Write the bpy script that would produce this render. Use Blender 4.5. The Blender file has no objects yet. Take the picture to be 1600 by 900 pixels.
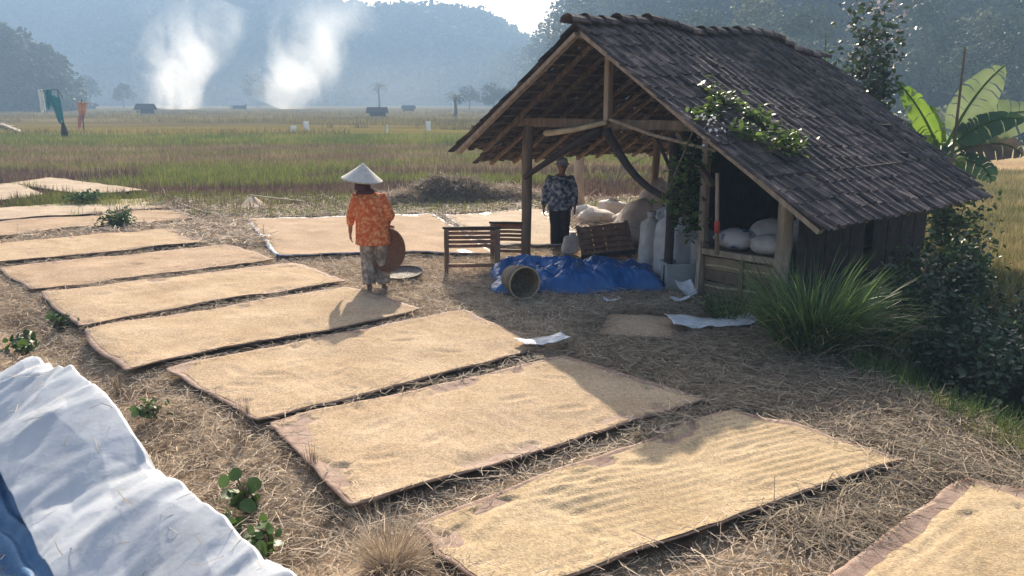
import bpy, bmesh, math, random
import numpy as np
from mathutils import Vector, Matrix

# ------------------------------------------------------------------ camera, world, sun, exposure
scene = bpy.context.scene
F_PX, CX, CY, HORIZON, CAM_H = 1300.0, 800.0, 450.0, 157.0, 2.45
PITCH = math.atan((CY - HORIZON) / F_PX)
cam_data = bpy.data.cameras.new('camera')
cam_data.sensor_width = 36.0
cam_data.lens = 36.0 * F_PX / 1600.0
cam_data.clip_start = 0.05
cam_data.clip_end = 4000.0
cam = bpy.data.objects.new('camera', cam_data)
scene.collection.objects.link(cam)
cam.location = (0, 0, CAM_H)
cam.rotation_euler = (math.pi / 2 - PITCH, 0, 0)
scene.camera = cam

SUN_EL, SUN_AZ = math.radians(31.0), math.radians(-2.5)     # azimuth from +Y, negative = to the left
world = bpy.data.worlds.new('World')
scene.world = world
world.use_nodes = True
wn = world.node_tree
wn.nodes.clear()
w_out = wn.nodes.new('ShaderNodeOutputWorld')
w_bg = wn.nodes.new('ShaderNodeBackground')
w_sky = wn.nodes.new('ShaderNodeTexSky')
w_sky.sky_type = 'NISHITA'
w_sky.sun_disc = False
w_sky.sun_elevation = SUN_EL
w_sky.sun_rotation = SUN_AZ
w_sky.air_density = 1.0
w_sky.dust_density = 5.0
w_bg.inputs['Strength'].default_value = 0.11
wn.links.new(w_sky.outputs[0], w_bg.inputs['Color'])
wn.links.new(w_bg.outputs[0], w_out.inputs['Surface'])

sun_data = bpy.data.lights.new('sun', 'SUN')
sun_data.energy = 5.0
sun_data.angle = math.radians(0.55)
sun_data.color = (1.0, 0.88, 0.72)
sun = bpy.data.objects.new('sun', sun_data)
scene.collection.objects.link(sun)
S_DIR = Vector((math.sin(SUN_AZ) * math.cos(SUN_EL), math.cos(SUN_AZ) * math.cos(SUN_EL), math.sin(SUN_EL)))
sun.rotation_euler = (-S_DIR).to_track_quat('-Z', 'Y').to_euler()
sun.location = (0, 0, 30)

scene.view_settings.view_transform = 'Standard'
scene.view_settings.look = 'None'
scene.view_settings.gamma = 1.0
scene.view_settings.use_curve_mapping = False
scene.view_settings.exposure = 0.76
scene.render.engine = 'CYCLES'
cy = scene.cycles
cy.use_denoising = True
cy.max_bounces = 4
cy.diffuse_bounces = 2
cy.glossy_bounces = 2
cy.transmission_bounces = 3
cy.volume_bounces = 2
cy.transparent_max_bounces = 6
cy.volume_step_rate = 1.0
cy.volume_max_steps = 256
cy.sample_clamp_indirect = 6.0
HAZE_DENSITY = 0.0019

# ------------------------------------------------------------------ helpers
COL = scene.collection
rs = np.random.RandomState(7)
random.seed(7)
_cp, _sp = math.cos(PITCH), math.sin(PITCH)


def ray(x, y):
    a, b = (x - CX) / F_PX, (CY - y) / F_PX
    return np.array([a, _cp + b * _sp, -_sp + b * _cp])


def gp(x, y, z=0.0):
    d = ray(x, y)
    t = (z - CAM_H) / d[2]
    return np.array([d[0] * t, d[1] * t, z])


def at(x, y, Y):
    d = ray(x, y)
    t = Y / d[1]
    return np.array([d[0] * t, Y, CAM_H + d[2] * t])


def _hash(i, j, s):
    n = (i.astype(np.int64) * 374761393 + j.astype(np.int64) * 668265263 + s * 1442695041) & 0x7fffffff
    n = ((n ^ (n >> 13)) * 1274126177) & 0x7fffffff
    return ((n ^ (n >> 16)) & 0xffff) / 65535.0


def vnoise(x, y, s=0):
    x = np.asarray(x, float); y = np.asarray(y, float)
    i, j = np.floor(x), np.floor(y)
    fx, fy = x - i, y - j
    fx = fx * fx * (3 - 2 * fx); fy = fy * fy * (3 - 2 * fy)
    a = _hash(i, j, s); b = _hash(i + 1, j, s); c = _hash(i, j + 1, s); d = _hash(i + 1, j + 1, s)
    return (a + (b - a) * fx) * (1 - fy) + (c + (d - c) * fx) * fy


def tnoise(x, y, s=0, ang=0.0):
    """piecewise flat facets: linear interpolation on a triangulated lattice"""
    ca, sa = math.cos(ang), math.sin(ang)
    x, y = x * ca - y * sa, x * sa + y * ca
    i, j = np.floor(x), np.floor(y); fx, fy = x - i, y - j
    a = _hash(i, j, s); b = _hash(i + 1, j, s); c = _hash(i, j + 1, s); d = _hash(i + 1, j + 1, s)
    return np.where(fx + fy < 1, a + (b - a) * fx + (c - a) * fy, d + (c - d) * (1 - fx) + (b - d) * (1 - fy))


def fbm(x, y, s=0, o=4):
    r, a, t = 0, .5, 0
    for k in range(o):
        r = r + a * vnoise(x * 2 ** k, y * 2 ** k, s + k * 17); t += a; a *= .5
    return r / t


def sstep(a, b, x):
    t = np.clip((np.asarray(x, float) - a) / (b - a), 0, 1)
    return t * t * (3 - 2 * t)


def mesh_np(name, V, faces):
    """faces: list of int arrays (n,k)"""
    me = bpy.data.meshes.new(name)
    V = np.asarray(V, np.float32)
    me.vertices.add(len(V)); me.vertices.foreach_set('co', V.ravel())
    faces = [np.asarray(f, np.int32) for f in faces if len(f)]
    nl = sum(f.size for f in faces); nf = sum(len(f) for f in faces)
    me.loops.add(nl); me.loops.foreach_set('vertex_index', np.concatenate([f.ravel() for f in faces]))
    me.polygons.add(nf)
    tot = np.concatenate([np.full(len(f), f.shape[1], np.int32) for f in faces])
    st = np.concatenate([[0], np.cumsum(tot)[:-1]]).astype(np.int32)
    me.polygons.foreach_set('loop_start', st)
    try:
        me.polygons.foreach_set('loop_total', tot)
    except Exception:
        pass
    me.update(calc_edges=True)
    me.validate()
    return me


def put(name, me, mat=None, parent=None, smooth=False):
    o = bpy.data.objects.new(name, me)
    COL.objects.link(o)
    if mat is not None:
        me.materials.clear()
        me.materials.append(mat)
    if smooth and me is not None:
        me.polygons.foreach_set('use_smooth', np.ones(len(me.polygons), bool))
    if parent is not None:
        o.parent = parent
    return o


def tag(o, label=None, cat=None, group=None, kind=None):
    if label: o['label'] = label
    if cat: o['category'] = cat
    if group: o['group'] = group
    if kind: o['kind'] = kind
    return o


def empty(name, loc=(0, 0, 0), rz=0.0):
    o = bpy.data.objects.new(name, None)
    COL.objects.link(o)
    o.location = loc; o.rotation_euler = (0, 0, rz)
    o.empty_display_size = .1
    return o


def copy_tree(o, parent=None):
    c = o.copy(); COL.objects.link(c); c.parent = parent
    for ch in list(o.children):
        copy_tree(ch, c)
    return c


class MB:
    def __init__(self):
        self.v = []; self.f = []

    def add(self, V, Fs):
        b = len(self.v)
        self.v.extend([tuple(p) for p in V])
        self.f.extend([tuple(i + b for i in f) for f in Fs])
        return self

    def box(self, c, s, M=None):
        x, y, z = s[0] / 2, s[1] / 2, s[2] / 2
        P = [Vector((sx * x, sy * y, sz * z)) for sx in (-1, 1) for sy in (-1, 1) for sz in (-1, 1)]
        if M is not None: P = [M @ p for p in P]
        P = [p + Vector(c) for p in P]
        return self.add(P, [(0, 1, 3, 2), (4, 6, 7, 5), (0, 4, 5, 1), (2, 3, 7, 6), (0, 2, 6, 4), (1, 5, 7, 3)])

    def bar(self, p0, p1, w, h, up=(0, 0, 1), jitter=0.0):
        p0, p1 = Vector(p0), Vector(p1)
        d = (p1 - p0).normalized()
        s = d.cross(Vector(up))
        if s.length < 1e-4: s = d.cross(Vector((1, 0, 0)))
        s.normalize(); t = s.cross(d)
        n = 4
        P = []
        for k in range(n + 1):
            q = p0.lerp(p1, k / n)
            if jitter and 0 < k < n:
                q = q + s * random.uniform(-jitter, jitter) + t * random.uniform(-jitter, jitter)
            for a, b in ((-1, -1), (1, -1), (1, 1), (-1, 1)):
                P.append(q + s * a * w / 2 + t * b * h / 2)
        Fs = [(3, 2, 1, 0), (4 * n, 4 * n + 1, 4 * n + 2, 4 * n + 3)]
        for k in range(n):
            for j in range(4):
                a = 4 * k + j; b = 4 * k + (j + 1) % 4
                Fs.append((a, b, b + 4, a + 4))
        return self.add(P, Fs)

    def tube(self, pts, rad, n=8, ry=None, cap=True, up=(0, 0, 1), wob=0.0):
        pts = [Vector(p) for p in pts]
        if not hasattr(rad, '__len__'): rad = [rad] * len(pts)
        ry = ry if ry is not None else rad
        if not hasattr(ry, '__len__'): ry = [ry] * len(pts)
        P = []
        prev = None
        for k, p in enumerate(pts):
            d = (pts[min(k + 1, len(pts) - 1)] - pts[max(k - 1, 0)]).normalized()
            ref = Vector(up) if prev is None else prev
            s = d.cross(ref)
            if prev is not None:
                t = (prev - d * prev.dot(d)).normalized(); s = d.cross(t)
            else:
                if s.length < 1e-3: s = d.cross(Vector((0, 1, 0)))
                s.normalize(); t = s.cross(d)
            prev = t
            for j in range(n):
                a = 2 * math.pi * j / n
                w = 1 + (random.uniform(-wob, wob) if wob else 0)
                P.append(p + s * math.cos(a) * rad[k] * w + t * math.sin(a) * ry[k] * w)
        Fs = []
        for k in range(len(pts) - 1):
            for j in range(n):
                a = n * k + j; b = n * k + (j + 1) % n
                Fs.append((a, b, b + n, a + n))
        if cap:
            Fs.append(tuple(range(n - 1, -1, -1)))
            Fs.append(tuple(range(n * (len(pts) - 1), n * len(pts))))
        return self.add(P, Fs)

    def lathe(self, prof, c=(0, 0, 0), n=24, M=None, sx=1, sy=1):
        P = []; Fs = []
        for r, z in prof:
            for j in range(n):
                a = 2 * math.pi * j / n
                p = Vector((r * math.cos(a) * sx, r * math.sin(a) * sy, z))
                P.append((M @ p if M is not None else p) + Vector(c))
        for k in range(len(prof) - 1):
            for j in range(n):
                a = n * k + j; b = n * k + (j + 1) % n
                Fs.append((a, b, b + n, a + n))
        Fs.append(tuple(range(n - 1, -1, -1)))
        Fs.append(tuple(range(n * (len(prof) - 1), n * len(prof))))
        return self.add(P, Fs)

    def build(self, name, mat, parent=None, smooth=False, bevel=0.0, outward=True):
        me = bpy.data.meshes.new(name)
        me.from_pydata([tuple(p) for p in self.v], [], self.f)
        me.update()
        if bevel:
            bm = bmesh.new(); bm.from_mesh(me)
            bmesh.ops.bevel(bm, geom=[e for e in bm.edges if e.calc_face_angle(0) > .6], offset=bevel, segments=1, affect='EDGES')
            bm.to_mesh(me); bm.free()
        if outward:
            bm = bmesh.new(); bm.from_mesh(me); bmesh.ops.recalc_face_normals(bm, faces=bm.faces); bm.to_mesh(me); bm.free()
        return put(name, me, mat, parent, smooth)


def remeshed(mb, name, mat, parent, voxel=.012, smooth_it=3):
    o = mb.build(name, mat, None)
    m = o.modifiers.new('r', 'REMESH'); m.mode = 'VOXEL'; m.voxel_size = voxel; m.use_smooth_shade = True
    s = o.modifiers.new('s', 'SMOOTH'); s.iterations = smooth_it; s.factor = .5
    dg = bpy.context.evaluated_depsgraph_get()
    me = bpy.data.meshes.new_from_object(o.evaluated_get(dg))
    old = o.data
    o.modifiers.clear()
    o.data = me
    bpy.data.meshes.remove(old)
    me.name = name
    me.materials.clear(); me.materials.append(mat)
    me.polygons.foreach_set('use_smooth', np.ones(len(me.polygons), bool))
    if parent: o.parent = parent
    return o


# vectorised plant pieces ------------------------------------------------------------
def rand_dirs(n, r=rs):
    v = r.normal(size=(n, 3)); return v / np.linalg.norm(v, axis=1, keepdims=True)


def leaf_mesh(name, P, size, aspect=.55, up_bias=.5, r=rs, droop=0.0):
    n = len(P)
    size = np.broadcast_to(size, n) * r.uniform(.65, 1.3, n)
    d = rand_dirs(n, r); d[:, 2] = d[:, 2] * .6 - droop
    d /= np.linalg.norm(d, axis=1, keepdims=True)
    nn = rand_dirs(n, r); nn[:, 2] += up_bias * 1.5
    s = np.cross(d, nn); s /= np.linalg.norm(s, axis=1, keepdims=True) + 1e-9
    t = np.cross(s, d)
    L = size[:, None]
    a = P - d * L * .5
    b = P + s * L * aspect * .5 + t * L * .12
    c = P + d * L * .5
    e = P - s * L * aspect * .5 + t * L * .12
    V = np.stack([a, b, c, e], 1).reshape(-1, 3)
    i = np.arange(n)[:, None] * 4
    return mesh_np(name, V, [np.concatenate([i + [[0, 1, 2]], i + [[0, 2, 3]]])])


def fine_leaf_mesh(name, P, size, aspect=.6, up_bias=.6, r=rs):
    n = len(P)
    size = np.broadcast_to(size, n) * r.uniform(.6, 1.3, n)
    d = rand_dirs(n, r); d[:, 2] = d[:, 2] * .5 - .15
    d /= np.linalg.norm(d, axis=1, keepdims=True)
    nn = rand_dirs(n, r); nn[:, 2] += up_bias * 1.8
    s = np.cross(d, nn); s /= np.linalg.norm(s, axis=1, keepdims=True) + 1e-9
    t = np.cross(s, d); t = np.where(t[:, 2:3] < 0, -t, t)
    L = size[:, None]; w = L * aspect
    pts = []
    for (a, b, c) in ((-.5, 0, 0), (-.36, .34, .06), (-.08, .5, .10), (.24, .33, .05), (.5, 0, -.10), (.24, -.33, .05), (-.08, -.5, .10), (-.36, -.34, .06), (-.02, 0, 0)):
        pts.append(P + d * L * a + s * w * b + t * L * c)
    V = np.stack(pts, 1).reshape(-1, 3)
    i = np.arange(n)[:, None] * 9
    return mesh_np(name, V, [np.concatenate([i + [[k, (k + 1) % 8, 8]] for k in range(8)])])


def blade_mesh(name, P, yaw, L, W, lean, curl, segs=3, r=rs):
    """grass blades: P base points, lean outward angle, curl extra bending"""
    n = len(P)
    yaw = np.broadcast_to(yaw, n); L = np.broadcast_to(L, n); W = np.broadcast_to(W, n)
    lean = np.broadcast_to(lean, n); curl = np.broadcast_to(curl, n)
    dx, dy = np.cos(yaw), np.sin(yaw)
    tw = r.uniform(0, np.pi, n)
    sx, sy = np.cos(tw), np.sin(tw)
    rows = []
    pos = np.array(P, float)
    for k in range(segs + 1):
        w = W * (1 - (k / segs) ** 1.5 * .95) * .5
        off = np.stack([sx * w, sy * w, np.zeros(n)], 1)
        rows.append(pos - off); rows.append(pos + off)
        a = lean + curl * (k / segs)
        st = L / segs
        pos = pos + np.stack([dx * np.sin(a) * st, dy * np.sin(a) * st, np.cos(a) * st], 1)
    V = np.stack(rows, 1).reshape(-1, 3)
    m = 2 * (segs + 1)
    i = np.arange(n)[:, None] * m
    fs = [i + [[2 * k, 2 * k + 1, 2 * k + 3, 2 * k + 2]] for k in range(segs)]
    return mesh_np(name, V, [np.concatenate(fs)])


def straw_mesh(name, P, L, W, yaw, pitch, bend, r=rs, segs=3):
    n = len(P)
    L = np.broadcast_to(L, n); W = np.broadcast_to(W, n)
    d = np.stack([np.cos(yaw) * np.cos(pitch), np.sin(yaw) * np.cos(pitch), np.sin(pitch)], 1)
    s = np.stack([-np.sin(yaw), np.cos(yaw), r.uniform(-.7, .7, n)], 1)
    s /= np.linalg.norm(s, axis=1, keepdims=True)
    up = np.cross(d, s) * -1
    up = np.where(up[:, 2:3] < 0, -up, up)
    rows = []
    ts = np.linspace(-.5, .5, segs + 1)
    sb = r.normal(0, 1, n) * bend * 1.6; kink = r.uniform(-.3, .3, n); ka = r.normal(0, .35, n)
    for t in ts:
        over = np.clip(t - kink, 0, 1)
        c = P + d * (L * t)[:, None] + up * (bend * (0.25 - t * t) * 2.5)[:, None] + s * (sb * t * t * 4 + over * ka * L)[:, None]
        w = (W * .5)[:, None]
        rows += [c - s * w, c + s * w]
    V = np.stack(rows, 1).reshape(-1, 3)
    m = 2 * (segs + 1)
    i = np.arange(n)[:, None] * m
    return mesh_np(name, V, [np.concatenate([i + [[2 * k, 2 * k + 1, 2 * k + 3, 2 * k + 2]] for k in range(segs)])])


def grid_mesh(name, X, Y, Z):
    ny, nx = X.shape
    V = np.stack([X, Y, Z], -1).reshape(-1, 3)
    idx = np.arange(ny * nx).reshape(ny, nx)
    f = np.stack([idx[:-1, :-1], idx[:-1, 1:], idx[1:, 1:], idx[1:, :-1]], -1).reshape(-1, 4)
    return mesh_np(name, V, [f])


# ------------------------------------------------------------------ materials
def nodes_of(name):
    m = bpy.data.materials.new(name); m.use_nodes = True
    nt = m.node_tree; nt.nodes.clear()
    return m, nt, nt.nodes, nt.links


def mat(name, c1, c2=None, scale=6.0, rough=.8, bump=0.0, bscale=None, c3=None, stretch=None, spec=.3, transl=0.0,
        island=0.0, objrand=0.0, detail=5.0, coords='pos', wave=None, sheen=0.0, tcol=None, ramp=(.3, .7)):
    m, nt, N, Lk = nodes_of(name)
    out = N.new('ShaderNodeOutputMaterial'); bs = N.new('ShaderNodeBsdfPrincipled')
    bs.inputs['Roughness'].default_value = rough
    bs.inputs['Specular IOR Level'].default_value = spec
    if sheen: bs.inputs['Sheen Weight'].default_value = sheen
    if coords == 'pos':
        vec = N.new('ShaderNodeNewGeometry').outputs['Position']
    else:
        vec = N.new('ShaderNodeTexCoord').outputs['Object']
    if stretch:
        mp = N.new('ShaderNodeMapping'); mp.inputs['Scale'].default_value = stretch
        Lk.new(vec, mp.inputs['Vector']); vec = mp.outputs[0]
    no = N.new('ShaderNodeTexNoise'); no.inputs['Scale'].default_value = scale; no.inputs['Detail'].default_value = detail
    Lk.new(vec, no.inputs['Vector'])
    cr = N.new('ShaderNodeValToRGB')
    e = cr.color_ramp.elements
    e[0].position, e[1].position = ramp
    e[0].color = (*c1, 1); e[1].color = (*(c2 or c1), 1)
    if c3:
        q = e.new((ramp[0] + ramp[1]) / 2); q.color = (*c3, 1)
    Lk.new(no.outputs['Fac'], cr.inputs['Fac'])
    col = cr.outputs['Color']
    if island or objrand:
        hs = N.new('ShaderNodeHueSaturation')
        src = N.new('ShaderNodeNewGeometry').outputs['Random Per Island'] if island else N.new('ShaderNodeObjectInfo').outputs['Random']
        amt = island or objrand
        mr = N.new('ShaderNodeMapRange'); mr.inputs['To Min'].default_value = 1 - amt; mr.inputs['To Max'].default_value = 1 + amt
        Lk.new(src, mr.inputs['Value']); Lk.new(mr.outputs[0], hs.inputs['Value'])
        Lk.new(col, hs.inputs['Color']); col = hs.outputs['Color']
    Lk.new(col, bs.inputs['Base Color'])
    if bump:
        bn = N.new('ShaderNodeTexNoise'); bn.inputs['Scale'].default_value = bscale or scale * 4; bn.inputs['Detail'].default_value = 4
        Lk.new(vec, bn.inputs['Vector'])
        bp = N.new('ShaderNodeBump'); bp.inputs['Strength'].default_value = bump; bp.inputs['Distance'].default_value = .02
        Lk.new(bn.outputs['Fac'], bp.inputs['Height']); Lk.new(bp.outputs[0], bs.inputs['Normal'])
    sh = bs.outputs[0]
    if transl:
        tr = N.new('ShaderNodeBsdfTranslucent')
        if tcol:
            mx = N.new('ShaderNodeMixRGB'); mx.blend_type = 'MULTIPLY'; mx.inputs[0].default_value = 1.0
            mx.inputs[2].default_value = (*tcol, 1); Lk.new(col, mx.inputs[1]); Lk.new(mx.outputs[0], tr.inputs['Color'])
        else:
            Lk.new(col, tr.inputs['Color'])
        ms = N.new('ShaderNodeMixShader'); ms.inputs[0].default_value = transl
        Lk.new(sh, ms.inputs[1]); Lk.new(tr.outputs[0], ms.inputs[2]); sh = ms.outputs[0]
    Lk.new(sh, out.inputs['Surface'])
    return m


M = {}
M['straw'] = mat('straw', (.40, .30, .21), (.68, .56, .42), 9, .75, island=.45, transl=.15)
M['grain_bits'] = mat('grain_bits', (.46, .34, .18), (.62, .47, .28), 5, .8, island=.3)
M['straw_dark'] = mat('straw_dark', (.22, .165, .115), (.44, .355, .25), 9, .8, island=.45, transl=.1)
M['stubble'] = mat('stubble', (.20, .14, .085), (.42, .33, .18), .35, .8, island=.4, transl=.25, c3=(.27, .20, .12))
M['stubble_mauve'] = mat('stubble_mauve', (.12, .075, .055), (.27, .185, .13), .35, .85, island=.45, transl=.15, c3=(.18, .115, .085))
M['stubble_right'] = mat('stubble_right', (.13, .15, .045), (.48, .38, .18), .55, .8, island=.55, transl=.3)
M['grass'] = mat('grass', (.11, .15, .03), (.25, .27, .06), 1.5, .6, island=.4, transl=.35)
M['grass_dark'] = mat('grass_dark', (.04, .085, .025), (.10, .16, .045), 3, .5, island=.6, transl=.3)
M['grass_clump'] = mat('grass_clump', (.05, .105, .03), (.14, .22, .06), 3, .45, island=.6, transl=.35, spec=.5)
M['rice_green'] = mat('rice_green', (.10, .15, .03), (.30, .29, .08), .25, .7, island=.35, transl=.35)
M['rice_far'] = mat('rice_far', (.12, .115, .035), (.36, .27, .09), .06, .8, island=.35, transl=.3, c3=(.22, .18, .06))
M['leaf'] = mat('leaf', (.04, .09, .02), (.10, .17, .04), 2.5, .45, island=.5, transl=.3, spec=.5)
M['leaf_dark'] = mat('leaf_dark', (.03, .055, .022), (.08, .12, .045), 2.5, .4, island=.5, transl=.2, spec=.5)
M['leaf_vine'] = mat('leaf_vine', (.07, .14, .03), (.20, .27, .06), 5, .4, island=.5, transl=.4, spec=.5)
M['forest'] = mat('forest', (.02, .035, .015), (.12, .145, .06), .045, .7, island=.3, transl=.2, c3=(.055, .08, .03), detail=7)
M['forest_pale'] = mat('forest_pale', (.10, .12, .06), (.26, .27, .16), .2, .6, island=.5, transl=.25)
M['bark'] = mat('bark', (.10, .075, .05), (.20, .155, .11), 8, .9, bump=.5)
M['wood'] = mat('wood', (.13, .09, .06), (.26, .19, .13), 5, .8, bump=.5, bscale=18, stretch=(3, 3, .5), coords='obj')
M['wood_pale'] = mat('wood_pale', (.27, .21, .15), (.45, .36, .27), 5, .8, bump=.4, bscale=18, stretch=(3, 3, .6), coords='obj')
M['wood_red'] = mat('wood_red', (.17, .085, .055), (.30, .17, .11), 7, .7, bump=.4, bscale=30, coords='obj', objrand=.25)
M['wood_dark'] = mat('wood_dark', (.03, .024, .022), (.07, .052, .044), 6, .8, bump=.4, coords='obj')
M['bamboo'] = mat('bamboo', (.36, .29, .16), (.55, .47, .30), 6, .5, bump=.2, coords='obj')
M['plank_wall'] = mat('plank_wall', (.17, .12, .08), (.33, .25, .17), 7, .85, bump=.5, bscale=30, objrand=.35)
M['tile'] = mat('tile', (.042, .033, .032), (.20, .145, .12), 4.2, .75, bump=.55, bscale=25, objrand=.45, spec=.45, c3=(.085, .060, .055))
M['tile_stuff'] = mat('tile_stuff', (.042, .033, .032), (.20, .145, .12), 4.2, .75, bump=.55, bscale=25, island=.45, spec=.45, c3=(.085, .060, .055))
M['tile_red'] = mat('tile_red', (.12, .06, .045), (.22, .12, .085), 3.2, .8, island=.3)
M['mat_sheet'] = mat('mat_sheet', (.26, .16, .12), (.42, .30, .23), 14, .8, bump=.3, bscale=90)
M['mat_white'] = mat('mat_white', (.55, .56, .58), (.72, .72, .72), 9, .6, bump=.2)
M['mat_bluewhite'] = mat('mat_bluewhite', (.16, .22, .42), (.62, .65, .68), 5, .5, bump=.2, ramp=(.42, .52))
M['tarp_white'] = mat('tarp_white', (.58, .61, .64), (.72, .75, .79), 2.2, .5, bump=.10, bscale=34, spec=.5, transl=.12)
M['tarp_blue'] = mat('tarp_blue', (.014, .075, .25), (.03, .16, .44), 3, .26, bump=.15, bscale=40, spec=.5, transl=.1)
M['tarp_blue_pale'] = mat('tarp_blue_pale', (.05, .15, .30), (.12, .26, .44), 6, .5, bump=.3, bscale=60)
M['sack'] = mat('sack', (.50, .45, .42), (.70, .66, .62), 6, .7, bump=.9, bscale=9, coords='obj', transl=.1)
M['sack_pink'] = mat('sack_pink', (.62, .50, .42), (.80, .70, .60), 6, .65, bump=.9, bscale=9, coords='obj', transl=.15)
M['sack_grey'] = mat('sack_grey', (.34, .34, .36), (.55, .55, .57), 6, .7, bump=.9, bscale=9, coords='obj')
M['sack_print'] = mat('sack_print', (.10, .14, .30), (.62, .58, .56), 5, .7, bump=.3, bscale=60, coords='obj', ramp=(.36, .42))
M['plastic_sack'] = mat('plastic_sack', (.50, .52, .55), (.80, .82, .84), 7, .3, bump=.5, bscale=25, spec=.5)
M['paper'] = mat('paper', (.70, .71, .74), (.82, .82, .84), 4, .7)
M['bucket'] = mat('bucket', (.27, .31, .32), (.40, .44, .45), 4, .5)
M['basket'] = mat('basket', (.12, .09, .06), (.27, .20, .13), 30, .7, bump=.6, bscale=70, coords='obj')
M['basket_dark'] = mat('basket_dark', (.05, .045, .04), (.09, .08, .07), 30, .8, bump=.4, coords='obj')
M['tray'] = mat('tray', (.12, .05, .03), (.23, .11, .06), 40, .6, bump=.4, bscale=90, coords='obj')
M['tray_grey'] = mat('tray_grey', (.10, .09, .085), (.22, .20, .17), 40, .6, bump=.4, bscale=90, coords='obj')
M['hat'] = mat('hat', (.60, .55, .48), (.74, .70, .63), 20, .7, bump=.25, bscale=60, coords='obj')
M['skin'] = mat('skin', (.22, .11, .07), (.28, .15, .095), 8, .55, coords='obj')
M['shirt_orange'] = mat('shirt_orange', (.55, .10, .03), (.72, .36, .16), 24, .85, c3=(.62, .17, .055), coords='obj', ramp=(.38, .66), bump=.3, bscale=10, detail=2)
M['shirt_batik'] = mat('shirt_batik', (.03, .04, .08), (.50, .52, .56), 16, .85, c3=(.16, .18, .25), coords='obj', ramp=(.38, .66), bump=.3, bscale=10, detail=3)
M['trouser_print'] = mat('trouser_print', (.16, .13, .12), (.50, .44, .36), 16, .9, c3=(.29, .25, .21), coords='obj', ramp=(.35, .68), detail=3, bump=.3, bscale=9)
M['black_cloth'] = mat('black_cloth', (.014, .012, .015), (.035, .03, .032), 9, .85, coords='obj', bump=.3)
M['hair'] = mat('hair', (.012, .01, .009), (.03, .025, .02), 20, .5, coords='obj')
M['scarf'] = mat('scarf', (.05, .02, .025), (.12, .045, .05), 9, .9, coords='obj')
M['cap'] = mat('cap', (.10, .12, .18), (.45, .48, .52), 6, .8, coords='obj')
M['rubber'] = mat('rubber', (.02, .02, .025), (.05, .05, .05), 9, .6)
M['cloth_teal'] = mat('cloth_teal', (.03, .25, .30), (.06, .40, .45), 2, .8, transl=.3)
M['cloth_white'] = mat('cloth_white', (.70, .74, .76), (.82, .84, .84), 2, .8, transl=.3)
M['cloth_orange'] = mat('cloth_orange', (.60, .30, .18), (.78, .48, .30), 2, .8, transl=.3)
M['cloth_pink'] = mat('cloth_pink', (.60, .28, .25), (.72, .42, .36), 2, .8, transl=.3)
M['banana'] = mat('banana', (.08, .16, .025), (.20, .30, .06), 2.2, .38, transl=.55, spec=.5, stretch=(1, 1, 1), tcol=(1.5, 1.5, .8))
M['banana_pale'] = mat('banana_pale', (.22, .30, .12), (.40, .47, .24), 2.2, .35, transl=.35, spec=.5)
M['banana_dark'] = mat('banana_dark', (.035, .09, .03), (.08, .15, .05), 2.2, .35, transl=.25, spec=.5)
M['banana_dry'] = mat('banana_dry', (.12, .09, .075), (.24, .18, .14), 3, .8, transl=.2)
M['flower'] = mat('flower', (.80, .80, .80), (.88, .87, .86), 3, .6, transl=.2)
M['fleck_pink'] = mat('fleck_pink', (.45, .38, .44), (.72, .66, .70), 3, .6, transl=.2, island=.2)
M['red'] = mat('red', (.50, .06, .03), (.60, .10, .05), 3, .6)
M['stone'] = mat('stone', (.22, .20, .18), (.40, .37, .33), 6, .9, bump=.5)


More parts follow.
